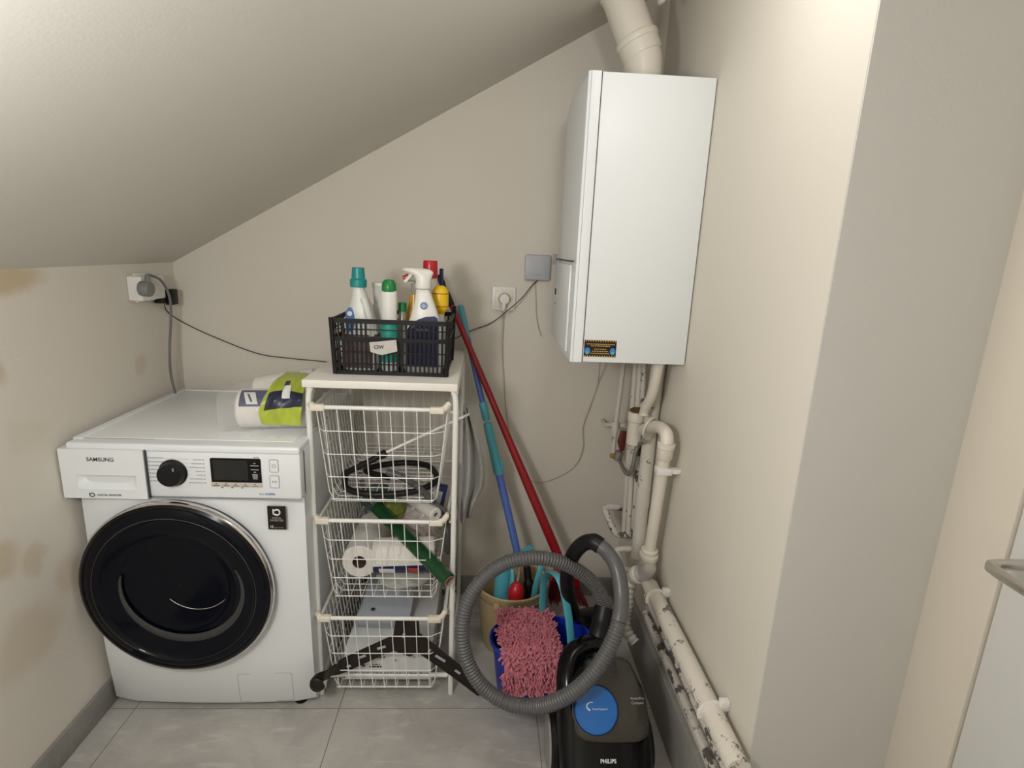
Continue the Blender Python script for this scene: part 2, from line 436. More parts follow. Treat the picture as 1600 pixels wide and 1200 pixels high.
MB().box((x0+.02, -.592, .8498), (.215, -.588, .8504)).build('seam', 'groove', wm)
# detergent drawer with scooped handle
dw = MB()
DX0, DX1, DZ0, DZ1, DY = -.003, .2085, .7, .836, -.637
hx0, hx1, hz0, hz1 = .035, .185, .726, .765
for lo, hi in (((DX0, DZ0), (DX1, hz0)), ((DX0, hz1), (DX1, DZ1)), ((DX0, hz0), (hx0, hz1)), ((hx1, hz0), (DX1, hz1))):
    dw.box((lo[0], DY, lo[1]), (hi[0], -.60, hi[1]))
drawer = dw.build('detergent_drawer', 'white', wm)
sc = MB()
def scoop(u, v):
    xx = hx0+(hx1-hx0)*u; zz = hz0+(hz1-hz0)*v
    d = (1-(2*u-1)**6)*(math.sin(PI*min(1, (1-v)*.5+.5)) if v > .99 else (1-v**0.01 if False else min(1, v*1.15)))
    return V((xx, DY+.001+.024*(1-(2*u-1)**4)*min(1, v*1.3), zz))
sc.grid(scoop, 20, 10)
sc.build('handle_scoop', 'white', drawer)
MB().grid(lambda u, v: V((.055+.11*u, DY+.0185, .730+.017*v*(1-(2*u-1)**2))), 12, 2).build('handle_lip', M['greyink'], drawer)
MB().box((.2095, -.6335, .7), (.2115, -.625, .835)).build('drawer_seam', 'ink', wm)
XV, ZV = (1, 0, 0), (0, 0, 1)
text('brand_lettering', 'SAMSUNG', (.1005, DY-.0004, .8085), XV, ZV, .0150, 'ink', drawer, bold=.0001)
text('digital_inverter_lettering', 'DIGITAL INVERTER', (.112, DY-.0004, .7098), XV, ZV, .0072, 'ink', drawer)
lg = MB()
lg.tube([V((.069+.0055*math.cos(a), DY-.0004, .7098+.0048*math.sin(a))) for a in [math.radians(x) for x in range(-150, 160, 20)]], .0013, 6)
lg.box((.0615, DY-.001, .706), (.0637, DY, .7155))
lg.build('digital_inverter_logo', 'ink', drawer)
PY = -.6255
# program list strips (too small to read in the photo)
pl = MB()
for i in range(7):
    zz = .8125-.0108*i
    wl = (.034, .038, .024, .027, .022, .024, .032)[i]
    pl.box((.219, PY-.0006, zz-.0012), (.219+wl, PY, zz+.0012)); pl.box((.2135, PY-.0006, zz-.0018), (.217, PY, zz+.0018))
    wr_ = (.022, .028, .032, .018, .016, .034, .038)[i]
    pl.box((.350-wr_, PY-.0006, zz-.0042), (.350, PY, zz-.0020)); pl.box((.3525, PY-.0006, zz-.005), (.356, PY, zz-.0015))
    pl.box((.255, PY-.0004, zz-.002), (.318, PY, zz-.0016)) if i < 5 else None
pl.build('program_list', 'greyink', wm)
kn = MB().lathe([(.036, 0), (.036, .004), (.033, .007), (.031, .022), (.0285, .027), (.001, .0275)], (.2745, PY+.001, .772), (0, -1, 0), 40).build('program_knob', 'black', wm)
MB().lathe([(.0372, 0), (.0372, .003), (.035, .003)], (.2745, PY+.0005, .772), (0, -1, 0), 40).build('knob_ring', 'darkchrome', kn)
MB().box((.288, PY-.0275, .786), (.291, PY-.0265, .795)).build('pointer', 'greyink', kn)
dp = MB().prism(rrect(.372, .502, .737, .816, PY-.002, .004), (0, .004, 0)).build('display_panel', 'gloss', wm)
MB().box((.379, PY-.0026, .755), (.468, PY-.0018, .811)).build('screen', 'lcd', dp)
MB().box((.3705, PY-.003, .7355), (.5025, PY, .7485), .001).build('key_strip', 'keystrip', dp)
ks = MB()
for i in range(5):
    ks.box((.377+.025*i, PY-.0034, .7385), (.392+.025*i, PY-.003, .7400)); ks.box((.382+.025*i, PY-.0034, .7435), (.387+.025*i, PY-.003, .7455))
for i in range(3): ks.box((.395+.026*i, PY-.0006, .7315), (.400+.026*i, PY, .7335))
ks.build('key_legends', 'ink', dp)
dt = MB()
for zz, hw in ((.8035, .003), (.797, .011), (.786, .010), (.779, .003), (.772, .007), (.768, .007), (.764, .006), (.76, .006)):
    dt.box((.486-hw, PY-.0026, zz-.0011), (.486+hw, PY-.0018, zz+.0011))
dt.build('indicator_legends', 'greyink', dp)
MB().box((.484, PY-.0005, .8185), (.498, PY, .820)).build('indicator_mark', 'redink', wm)
for nm, (a, b_, c_, d_) in (('power_button', (.5235, .5475, .7785, .8015 + .0135)), ('start_button', (.5225, .5475, .734, .770))):
    bt = MB(); o_ = rrect(a, b_, c_, d_, PY-.001, .004); i_ = rrect(a+.0016, b_-.0016, c_+.0016, d_-.0016, PY-.001, .003)
    R_ = [o_, [p+V((0, .002, 0)) for p in o_], [p+V((0, .002, 0)) for p in i_], i_]
    bt.rings(R_, closed=True)
    bo = MB().prism(rrect(a, b_, c_, d_, PY-.0006, .004), (0, .001, 0)).build(nm, 'white', wm)
    bt.build('button_outline', 'greyink', bo)
    cx, cz = (a+b_)/2, (c_+d_)/2
    if nm == 'power_button':
        MB().tube([V((cx+.0045*math.cos(t*PI/8), PY-.001, cz+.0045*math.sin(t*PI/8))) for t in range(16)], .0008, 6, closed=True).build('power_symbol', 'greyink', bo)
    else:
        q = MB(); q.prism([(cx-.006, PY-.0012, cz-.0035), (cx-.006, PY-.0012, cz+.0035), (cx-.0005, PY-.0012, cz)], (0, .0005, 0))
        q.box((cx+.001, PY-.0012, cz-.0035), (cx+.0026, PY-.0007, cz+.0035)); q.box((cx+.004, PY-.0012, cz-.0035), (cx+.0056, PY-.0007, cz+.0035))
        q.build('play_pause_symbol', 'greyink', bo)
text('eco_lettering', 'eco', (.4925, PY-.0006, .7165), XV, ZV, .0095, 'greyink', wm, 'LEFT')
text('bubble_lettering', 'bubble', (.509, PY-.0006, .7165), XV, ZV, .0095, 'blueink', wm, 'LEFT')
MB().box((.2115, -.6262, .6975), (x1-.003, -.62, .6992)).build('panel_seam', 'groove', wm)
# inverter sticker
FY = -.6275
st = MB().box((.5115, FY-.0008, .614), (.559, FY+.004, .681)).build('inverter_sticker', M['bracket'], wm)
sl = MB(); sl.tube([V((.537+.0075*math.cos(math.radians(a)), FY-.001, .6645+.008*math.sin(math.radians(a)))) for a in range(-140, 150, 20)], .0023, 6)
sl.tube([(.5275, FY-.001, .674), (.5275, FY-.001, .660), (.5315, FY-.001, .6575), (.536, FY-.001, .6575)], .0023, 6)
sl.build('inverter_logo', 'whiteink', st)
text('digital_lettering', 'DIGITAL', (.5355, FY-.001, .6475), XV, ZV, .0066, 'greyink', st)
text('inverter_lettering', 'INVERTER', (.5355, FY-.001, .6405), XV, ZV, .0080, 'greyink', st)
text('ten_lettering', '10', (.5155, FY-.001, .6215), XV, ZV, .0105, 'whiteink', st, 'LEFT')
text('warranty_lettering', 'year warranty', (.5285, FY-.001, .6195), XV, ZV, .0042, 'greyink', st, 'LEFT')
# door
DC = V((.2665, -.632, .4435)); A_ = (0, -1, 0)
dop = [(.250, -.01), (.255, .006), (.256, .016), (.252, .026), (.244, .031), (.240, .029), (.238, .02)]
door = MB().rings([[DC+V((r*math.cos(2*PI*j/96), -h, r*math.sin(2*PI*j/96))) for j in range(96)] for r, h in dop], cap=False).build('door_ring', 'gloss', wm)
MB().rings([[DC+V((r*math.cos(2*PI*j/96), -h, r*math.sin(2*PI*j/96))) for j in range(96)] for r, h in [(.2555, .006), (.2578, .012), (.2574, .018), (.2545, .0235), (.252, .026)]], cap=False).build('chrome_trim', 'chrome', door)
dgp = [(.240, .028), (.228, .034), (.214, .034), (.211, .030), (.200, .026), (.172, .020), (.157, .014), (.152, .012), (.146, .013), (.132, .010), (.10, .007), (.05, .005), (.001, .004)]
dgr = [[DC+V((r*math.cos(2*PI*j/96), -h, r*math.sin(2*PI*j/96))) for j in range(96)] for r, h in dgp]
MB().rings(dgr, cap=False).build('door_glass', 'doorglass', door)
MB().tube([DC+V((.2150*math.cos(2*PI*j/96), -.0340, .2150*math.sin(2*PI*j/96))) for j in range(96)], .0013, 6, closed=True).build('inner_ring', 'darkchrome', door)
M['rimgrey'] = mat('bowl_grey', (.045, .045, .045), .35)
MB().tube([DC+V((.012+.163*math.cos(math.radians(a)), -.019, -.004+.150*math.sin(math.radians(a)))) for a in range(165, 386, 5)], [(.004, .003+.009*math.sin(PI*i/44)) for i in range(45)], 10, flat=A_).build('bowl_rim', 'rimgrey', door)
MB().tube([DC+V((.045+.10*math.cos(math.radians(a)), -.0085, .025+.095*math.sin(math.radians(a)))) for a in range(222, 330, 6)], .0011, 6).build('bowl_highlight_arc', 'chrome', door)  # highlight in the door bowl, modelled as a bright arc
# service flap + feet
fl = MB(); o_ = rrect(.385, .541, .030, .135, -.609, .008); i_ = rrect(.3862, .5398, .0312, .1338, -.609, .007)
def bowfix(p):
    z = p.z; ys = -.598+(z-.03)*(-.612+.598)/.17 if z >= .03 else -.598
    t = (p.x-x0)/(x1-x0); return V((p.x, ys+.008-.012*(1-(2*t-1)**2)-.0004, z))
A1 = [bowfix(p) for p in o_]; B1 = [bowfix(p) for p in i_]
fl.rings([A1, [p+V((0, .002, 0)) for p in A1], [p+V((0, .002, 0)) for p in B1], B1], closed=True)
fl.build('service_flap_outline', M['greyink'], wm)
for fx, fy in ((.06, -.54), (.55, -.56), (.06, -.12), (.55, -.12)):
    MB().lathe([(.018, 0), (.02, .004), (.012, .006), (.012, .03)], (fx, fy, 0), seg=16).build('foot', 'black', wm)

# ================================================================== LEFT SOCKET, PLUG, ADAPTER
so = thing('surface_socket', (-.005, -.17, 1.2), 'white surface socket box on the left wall above the washing machine', 'socket')
pc = aX(233, 451, .056)
sy0, sy1 = aX(221, 450, .034).y, aX(259, 455, .034).y
MB().box((-.01, sy0, pc.z-.040), (.034, sy1, pc.z+.036), .006, 3).build('socket_box', 'plastic', so)
MB().box((-.01, aX(213, 450, 0).y, pc.z-.048), (.002, sy1+.01, pc.z+.042), .003).build('back_plate', 'plastic', so)
pg = thing('power_plug', (.05, -.185, 1.2), 'grey round plug with a thick grey cord hanging to the washing machine', 'plug')
MB().lathe([(.022, 0), (.0235, .006), (.0240, .024), (.021, .030), (.001, .031)], (.032, pc.y, pc.z), (1, 0, -.05), 24).build('plug_body', 'plug', pg)
MB().tube([(.054, pc.y, pc.z+.010), (.053, pc.y+.002, pc.z+.030), (.050, pc.y+.008, pc.z+.042)], [.0095, .008, .0055], 12).build('strain_relief', 'plug', pg)
cp = [(.050, pc.y+.008, pc.z+.042)] + [tuple(aX(u, v, x)) for u, v, x in ((240, 432, .053), (250, 437, .053), (260, 451, .050), (266, 470, .047), (267, 500, .040), (265, 545, .035), (267, 585, .03), (275, 618, .03), (283, 650, .03))]
MB().tube(cat_rom(cp, 8), .0042, 10).build('cord', 'cablegrey', pg)
ad = thing('power_adapter', (.04, -.09, 1.15), 'small black mains adapter beside the grey plug with a thin dark cable', 'adapter')
ac = aX(262, 465, .02)
MB().box((-.004, ac.y-.040, ac.z-.016), (.026, ac.y-.004, ac.z+.006), .003).box((.016, ac.y-.012, ac.z-.024), (.040, ac.y+.030, ac.z+.028), .004).build('adapter_body', 'black', ad)
cb = [tuple(aY(u, v, y)) for u, v, y in ((257, 474, ac.y), (259, 483, -.08), (270, 494, -.05), (300, 511, -.012), (350, 533, -.006), (405, 553, -.006), (455, 560, -.006), (514, 566, -.008), (560, 575, -.01), (640, 570, -.01), (700, 535, -.012), (738, 516, -.012), (765, 506, -.008), (790, 488, -.048), (815, 466, -.025), (832, 445, -.018), (840, 438, -.016))]
MB().tube(cat_rom(cb, 6), .0018, 6).build('cable', 'cabledark', ad)

# ================================================================== BACK WALL FITTINGS
os_ = thing('wall_outlet', (1.147, 0, 1.206), 'white wall outlet with a round plug in it between mop handles and boiler', 'outlet')
MB().box((1.104, -.010, 1.164), (1.190, 0, 1.249), .003).build('frame_plate', 'plastic', os_)
MB().box((1.116, -.0135, 1.176), (1.178, -.009, 1.237), .002).build('inner_plate', 'cream', os_)
MB().lathe([(.022, 0), (.022, .0015), (.020, .0015)], (1.149, -.0133, 1.207), (0, -1, 0), 28).build('socket_rim', 'greyink', os_)
wp = thing('boiler_power_cord', (1.149, -.02, 1.2), 'pale round plug and long white cord looping across the back wall to the boiler', 'cord')
MB().lathe([(.0195, 0), (.0195, .02), (.016, .026), (.001, .027)], (1.149, -.0136, 1.207), (0, -1, 0), 24).tube([(1.149, -.03, 1.200), (1.147, -.031, 1.18), (1.145, -.030, 1.166)], [.010, .009, .006], 12).build('plug_body', 'plastic', wp)
wc = [(1.145, -.030, 1.166), tuple(aY(786, 500, -.014))] + [tuple(aY(u, v, -.006)) for u, v in ((785, 545), (787, 585), (790, 630), (795, 670), (806, 712), (820, 742), (840, 754), (870, 746), (898, 728), (911, 700), (911, 668), (922, 635), (934, 600))] + [(1.50, -.08, 1.0), (1.50, -.10, 1.10)]
MB().tube(cat_rom(wc, 6), .0022, 8).build('cord', 'cablewhite', wp)
tb = thing('control_box', (1.262, 0, 1.32), 'square silver-grey control box on the back wall left of the boiler', 'control box')
MB().box((1.219, -.018, 1.278), (1.308, -.002, 1.364), .002).build('cover', 'silver', tb)
MB().box((1.2225, -.004, 1.274), (1.306, 0, 1.366)).build('back_plate', 'greyink', tb)
MB().box((1.251, -.0186, 1.295), (1.276, -.0178, 1.2985)).build('marking', 'greyink', tb)
tw = [tuple(aY(u, v, -.005)) for u, v in ((836, 440), (837, 460), (838, 490), (841, 510), (846, 525))]
tag(MB().tube(cat_rom(tw, 6), .0016, 6).build('sensor_wire', 'cablewhite'), 'short thin wire hanging from the silver-grey control box', 'wire')

# ================================================================== BOILER
bx0, bx1, by0, by1, bz0, bz1 = 1.3215, 1.6505, -.507, -.066, 1.081, 1.822
bo = thing('gas_boiler', (1.5, -.28, 1.081), 'tall white wall-hung gas boiler with a small dark sticker low on its side', 'boiler')
MB().box((bx0+.036, by0, bz0), (bx1, by1, bz1), .002).build('casing', 'boiler', bo)
# front cover: faces left, its near edge shows as a narrow strip
fc = MB()
fp = [(bx0+.035, by0-.0005, bz0), (bx0+.035, by1, bz0)]
def cover_ring(z, ins):
    return [V((bx0+.0345, by0-.0005, z)), V((bx0+.010, by0-.0005, z)), V((bx0+.002, by0+.004, z)), V((bx0-.001+ins, by0+.02, z)), V((bx0-.006+ins, (by0+by1)/2, z)), V((bx0+.004+ins, by1-.05, z)), V((bx0+.02, by1, z)), V((bx0+.0345, by1, z))]
fc.rings([cover_ring(z, i) for z, i in ((bz0-.001, .004), (bz0+.03, 0), (bz1-.03, 0), (bz1+.001, .004))])
cov = fc.build('front_cover', 'boiler', bo)
MB().box((bx0+.0343, by0-.0008, bz0), (bx0+.0368, by0+.004, bz1)).build('casing_seam', 'ink', bo)
MB().box((bx0+.0085, by0-.0010, bz0+.001), (bx0+.0095, by0+.001, bz1)).build('edge_line', M['greyink'], bo)
# control flap on the front cover
MB().box((bx0-.009, by0+.04, bz0+.02), (bx0-.002, by1-.05, bz0+.265), .003).build('control_flap', 'white', cov)
MB().box((bx0-.010, by0+.015, bz0+.272), (bx0-.003, by1-.04, bz0+.276)).build('flap_seam', 'ink', cov)
MB().box((bx0-.016, by1-.075, bz0+.255), (bx0-.006, by1-.05, bz0+.290), .002).build('catch', 'boilergrey', cov)
for i in range(3): MB().box((bx0-.0105, by1-.10-.012*i, bz0+.16), (bx0-.0085, by1-.095-.012*i, bz0+.18)).build('control_mark', 'ink', cov)
MB().box((bx0-.0105, by1-.12, bz0+.13), (bx0-.0085, by1-.115, bz0+.135)).build('control_dot', 'ink', cov)
# sticker
STK = (1.3605, 1.451, 1.096, 1.144); SY = by0-.0009
sk = MB().box((STK[0], SY, STK[2]), (STK[1], by0+.001, STK[3])).build('service_sticker', M['bracket'], bo)
for zz, sg in ((STK[3], -1), (STK[2], 1)):
    tf = MB().box((STK[0], SY-.0003, min(zz, zz+sg*.001)), (STK[1], SY-.0001, max(zz, zz+sg*.001)))
    for i in range(13):
        cx = STK[0]+.004+.0069*i
        tf.prism([(cx-.0025, SY-.0003, zz), (cx+.0025, SY-.0003, zz), (cx, SY-.0003, zz+sg*.006)], (0, .0002, 0))
    tf.build('toothed_border', 'gold', sk)
gl = MB()
for zz, a, b_ in ((.0365, .006, .086), (.0315, .018, .074), (.0225, .028, .064), (.0165, .022, .068), (.0105, .018, .072)):
    xx = STK[0]+a
    while xx < STK[0]+b_:
        ww = random.uniform(.003, .008); gl.box((xx, SY-.0004, STK[2]+zz-.0011), (min(xx+ww, STK[0]+b_), SY, STK[2]+zz+.0011)); xx += ww+.0015
gl.build('contact_lines', 'gold', sk)
for xx in (STK[0]+.0095, STK[1]-.0095):
    fm = MB().lathe([(.008, 0), (.008, .0003)], (xx, SY, STK[2]+.017), (0, -1, 0), 18, 1, 1.2).build('flame_mark', 'blueink', sk)
    MB().lathe([(.005, 0), (.005, .0006)], (xx, SY, STK[2]+.012), (0, -1, 0), 14).build('flame_core', 'cyan', sk)
# flue
FX, FYc = 1.513, -.285
flu = thing('flue_pipe', (FX, FYc, bz1), 'thick white flue pipe with ribbed collars rising from the boiler top', 'flue')
MB().tube([(FX, FYc, bz1), (FX, FYc, bz1+.085)], .0535, 40).build('vertical_stub', 'pvc', flu)
dirv = V((-.42, .10, .90)).normalized()
p0_ = V((FX+.002, FYc, bz1+.08)); p1_ = p0_+V((-.012, .002, .045))
MB().tube(cat_rom([(FX, FYc, bz1+.07), (FX-.003, FYc, bz1+.10), (FX-.018, FYc+.003, bz1+.14)], 6), .054, 40).build('elbow', 'pvc', flu)
q0 = V((FX-.008, FYc+.002, bz1+.118))
MB().lathe([(.052, -.012), (.0565, -.010), (.0575, 0), (.0575, .024), (.0600, .026), (.0620, .034), (.0600, .042), (.0575, .044), (.052, .045)], q0, dirv, 40).build('collar', 'pvc', flu)
MB().lathe([(.0545, 0), (.0545, .30)], q0+dirv*.03, dirv, 40).build('sloping_pipe', 'pvc', flu)
MB().lathe([(.0545, 0), (.058, .002), (.058, .06), (.0545, .062)], q0+dirv*.165, dirv, 40).build('upper_collar', 'pvc', flu)
MB().box((FX+.018, FYc-.055, bz1+.23), (FX+.034, FYc-.02, bz1+.29), .006).build('clamp', 'plastic', flu)

# ================================================================== RACK
rk = thing('basket_rack', (.806, -.3, 0), 'white tube rack with a white board on top and three wire baskets', 'rack')
MB().box((.594, -.553, .995), (1.0125, -.025, 1.0165), .002).build('top_board', 'board', rk)
LX0, LX1, LYF, LYB = .6045, 1.0075, -.534, -.055
for lx in (LX0, LX1):
    sgn = 1 if lx == LX0 else -1
    for ly in (LYF, LYB):
        MB().tube([(lx, ly, 0), (lx, ly, .955), (lx+sgn*.002, ly, .975), (lx+sgn*.008, ly, .994)], .0082, 14).build('leg', 'wire', rk)
for ly in (LYF+.012, LYB): MB().tube(cat_rom([(LX0+.004, ly, .012), (LX0+.012, ly, .045), (LX0+.04, ly, .058), (.8, ly, .058), (LX1-.01, ly, .058)], 6), .0075, 12).build('cross_bar', 'wire', rk)
for zz in (.05, .986):
    for lx in (LX0, LX1): MB().rod((lx, LYF, zz), (lx, LYB, zz), .0065).build('side_rail', 'wire', rk)
BZ = (.941, .6035, .2965)
for zz in BZ:
    for lx, sg in ((LX0+.010, 1), (LX1-.010, -1)):
        MB().box((lx-.004, LYF+.004, zz-.014), (lx+.004, LYB, zz-.008), .001).build('runner', 'cream', rk)
    for lx, sg in ((LX0, 1), (LX1, -1)):
        MB().box((lx-.004 if sg > 0 else lx-.012, LYF+.14, zz-.075), (lx+.012 if sg > 0 else lx+.004, LYF+.165, zz-.045), .003).build('runner_clip', 'cream', rk)
def basket(zr, zb, yoff, label):
    t = thing('wire_basket', (.805, -.3, zb), label, 'basket', 'wire baskets of the rack')
    TX0, TX1, BX0_, BX1_ = .6225, .9860, .655, .956
    TYF, TYB, BYF, BYB = -.552+yoff, -.075+yoff, -.545+yoff, -.085+yoff
    h = zr-zb
    def lerp(a, b, k): return a+(b-a)*k
    w_ = MB(); rw = .00155
    n = 14
    for i in range(n+1):   # U wires across
        k = i/n; yt = lerp(TYF+.02, TYB-.01, k); yb = lerp(BYF+.012, BYB-.008, k)
        w_.tube([(TX0, yt, zr), (lerp(TX0, BX0_, .9), lerp(yt, yb, .9), zr-h*.9), (BX0_+.012, yb, zb), (BX1_-.012, yb, zb), (lerp(TX1, BX1_, .9), lerp(yt, yb, .9), zr-h*.9), (TX1, yt, zr)], rw, 5)
    m_ = 8
    for i in range(m_+1):  # U wires front to back
        k = i/m_; xt = lerp(.648, .938, k); xb = lerp(.667, .944, k)
        w_.tube([(xt, TYF, zr), (xb, BYF, zb+.006), (xb, BYF+.008, zb-.001), (xb, BYB-.008, zb-.001), (xb, BYB, zb+.006), (xt, TYB, zr)], rw, 5)
    nr = 4
    for i in range(1, nr+1):
        k = i/nr*.96; k2 = k
        xa, xb_ = lerp(TX0, BX0_, k2), lerp(TX1, BX1_, k2); ya, yb_ = lerp(TYF, BYF, k), lerp(TYB, BYB, k); zz = zr-h*k
        xf0, xf1 = lerp(.642, .662, k), lerp(.944, .950, k)
        w_.tube([(xf0, ya-.0016, zz), (xf1, ya-.0016, zz), (xb_, ya+.02, zz), (xb_, yb_-.012, zz), (xb_-.012, yb_, zz), (xa+.012, yb_, zz), (xa, yb_-.012, zz), (xa, ya+.02, zz)], rw, 5, closed=True)
    w_.build('wire_mesh', 'wire', t)
    r_ = MB().rod((.64, TYF, zr), (.965, TYF, zr), .0062, 12)
    r_.rod((TX0-.002, TYF+.02, zr), (TX0-.002, TYB, zr), .004); r_.rod((TX1+.002, TYF+.02, zr), (TX1+.002, TYB, zr), .004); r_.rod((TX0, TYB, zr), (TX1, TYB, zr), .004)
    r_.build('rim', 'wire', t)
    for sg in (-1, 1):
        cx = .632 if sg < 0 else .957
        c = MB().box((cx-.019, TYF-.009, zr-.010), (cx+.021, TYF+.010, zr+.0085), .004, 3)
        e = cx-.014 if sg < 0 else cx+.022
        c.tube([(cx+sg*.008, TYF, zr), (e, TYF+.003, zr+.004), (e+sg*.008, TYF+.012, zr+.014 if sg > 0 else zr+.004), (e+sg*.009, TYF+.03, zr+.012 if sg > 0 else zr)], [.009, .009, .0085, .007], 10)
        c.build('corner_connector', 'cream', t)
    return t
basket(BZ[0], .657, 0, 'top wire basket of the rack, holding a coiled black hose')
basket(BZ[1], .345, 0, 'middle wire basket of the rack, holding paper rolls and tubes')
basket(BZ[2], .040, -.018, 'lowest wire basket of the rack, holding pale boxes')

# ---- top basket contents
hs = thing('black_hose', (.8, -.38, .68), 'coiled black hose with a long thin metal rod in the top wire basket', 'hose')
ring = [(.672, -.43, .690), (.69, -.49, .676), (.75, -.515, .671), (.82, -.515, .671), (.89, -.50, .675), (.94, -.46, .683), (.945, -.41, .690), (.91, -.34, .692), (.84, -.31, .688), (.77, -.32, .684), (.72, -.35, .680), (.735, -.38, .680), (.80, -.41, .678)]
MB().tube(cat_rom(ring, 10), .0095, 12).build('coil', 'black', hs)
MB().tube(cat_rom([(.672, -.43, .690), (.675, -.45, .705), (.71, -.46, .727), (.755, -.46, .752), (.790, -.455, .772)], 8), .0095, 12).build('hose_end', 'black', hs)
MB().lathe([(.012, 0), (.012, .02), (.006, .024)], (.780, -.456, .766), V((.27, .01, .13)), 14).build('end_fitting', 'black', hs)
MB().rod((.795, -.455, .775), tuple(aY(733, 647, -.44)), .0042, 10).build('metal_rod', 'wire', hs)
gh = [(.80, -.42, .700), (.845, -.47, .7075), (.885, -.49, .695), (.92, -.505, .672), (.952, -.515, .640), (.985, -.50, .60), (.987, -.49, .55), (.986, -.45, .48), (.985, -.40, .42)]
P, rr = corr(cat_rom(gh, 10), .0098, .0012, .006)
tag(MB().tube(P, rr, 12).build('drain_hose', 'hose', org=gh[0]), 'thin grey ribbed hose running out over the right side of the wire baskets', 'hose')

# ---- middle basket contents
def roll(name, a, b, r, rc, material, label, cat, core='card', group=None):
    a, b = V(a), V(b); ax = (b-a).normalized(); L = (b-a).length
    t = thing(name, a, label, cat, group)
    bdy = MB(); ring = 36
    bdy.lathe([(rc, .0), (r-.004, 0), (r, .004), (r, L-.004), (r-.004, L), (rc, L)], a, ax, ring)
    # hollow: replace caps
    bm = bdy.bm; big = [f for f in bm.faces if len(f.verts) == ring]; bmesh.ops.delete(bm, geom=big, context='FACES_ONLY')
    bdy.build('roll_body', material, t)
    cm = MB(); cm.lathe([(rc+.0008, -.0008), (rc+.0008, L+.0008), (rc-.0025, L+.0008), (rc-.0025, -.0008)], a, ax, 28)
    bm = cm.bm; big = [f for f in bm.faces if len(f.verts) == 28]; bmesh.ops.delete(bm, geom=big, context='FACES_ONLY')
    cm.build('core', core, t)
    return t
roll('paper_roll', (.717, -.475, .424), (.717, -.245, .424), .054, .0205, 'paper', 'white kitchen roll end-on in the middle wire basket, dark core showing', 'paper roll')
wr2 = roll('wrapped_paper_roll', (.757, -.455, .437), (.945, -.44, .437), .053, .02, 'paper', 'white paper roll lying sideways with navy printed wrapper in the middle basket', 'paper roll')
lb = MB()
lb.grid(lambda u, v: V((.765+.172*u, -.4545+.0137*u, .437))+V((0, -.0545*math.cos(math.radians(-56+48*v)), .0545*math.sin(math.radians(-56+48*v)))), 4, 10)
nb = lb.build('printed_band', 'navy', wr2)
MB().grid(lambda u, v: V((.782+.045*u, -.453, .437))+V((0, -.0552*math.cos(math.radians(-42+26*v)), .0552*math.sin(math.radians(-42+26*v)))), 3, 5).build('white_label', 'whiteink', nb)
MB().grid(lambda u, v: V((.870+.03*u, -.447, .437))+V((0, -.0555*math.cos(math.radians(-46+30*v)), .0555*math.sin(math.radians(-46+30*v)))), 3, 5).build('red_patch', 'redink', nb)
def crumple(name, c, sx, sy, sz, material, label, cat, seed, seg=28, amp=.35, group=None, org=None):
    b = MB(); q = bmesh.ops.create_icosphere(b.bm, subdivisions=4, radius=1)
    rnd = random.Random(seed); dirs = [V((rnd.uniform(-1, 1), rnd.uniform(-1, 1), rnd.uniform(-1, 1))).normalized() for _ in range(14)]
    for v in b.bm.verts:
        n = v.co.normalized(); d = sum(math.sin(6*n.dot(k)+i) for i, k in enumerate(dirs))/len(dirs)
        d += .5*abs(math.sin(9*n.dot(dirs[0])+4*n.dot(dirs[1])))-.3
        co = n*(1+amp*d)
        v.co = V((co.x*sx, co.y*sy, max(co.z, -.8)*sz))+V(c)
    return tag(b.build(name, material, org=c), label, cat)
crumple('clear_film_wrap', (.845, -.46, .3655), .075, .05, .022, mat('crumpled_clear_film', (.62, .63, .60), .15, alpha=.55), 'crumpled clear film under the sideways roll in the middle basket', 'plastic film', 3)
rollg = roll('green_film_roll', aY(588, 792, -.34), aY(702, 908, -.600), .0215, .0160, 'darkgreen', 'long dark green roll poking out past the right leg of the rack', 'film roll', 'pinkcore')
rp = roll('printed_paper_tube', (.800, -.33, .6185), (.958, -.555, .6280), .0195, .010, 'tubepaper', 'pale grey printed paper tube lying across the middle basket rim', 'paper tube', 'tubepaper')
crumple('lime_bag', (.79, -.30, .52), .045, .05, .035, mat('dull_lime_film', (.20, .25, .04), .4, var=.3, vscale=25), 'yellow-green plastic bag behind the dark green roll in the middle basket', 'bag', 8)
crumple('green_bag', (.74, -.28, .55), .06, .05, .045, mat('green_grey_film', (.06, .10, .085), .3, var=.3, vscale=30), 'dark green-grey plastic bag at the back of the middle basket', 'bag', 11)
crumple('printed_bag', (.885, -.30, .47), .06, .05, .08, mat('pinkish_white_film', (.55, .48, .45), .35, var=.12, vscale=25), 'pale pinkish bag behind the green roll at the right of the middle basket', 'bag', 5)
nvp = thing('navy_packet', (.955, -.40, .60), 'small navy blue packet standing at the right rear of the middle basket', 'packet')
MB().box((.935, -.42, .585), (.975, -.39, .655), .004, rot=Euler((0, .2, 0)).to_matrix()).build('packet_body', 'navy', nvp)
MB().box((.945, -.4215, .60), (.963, -.4195, .64), rot=Euler((0, .2, 0)).to_matrix()).build('printed_frame', 'greyink', nvp)

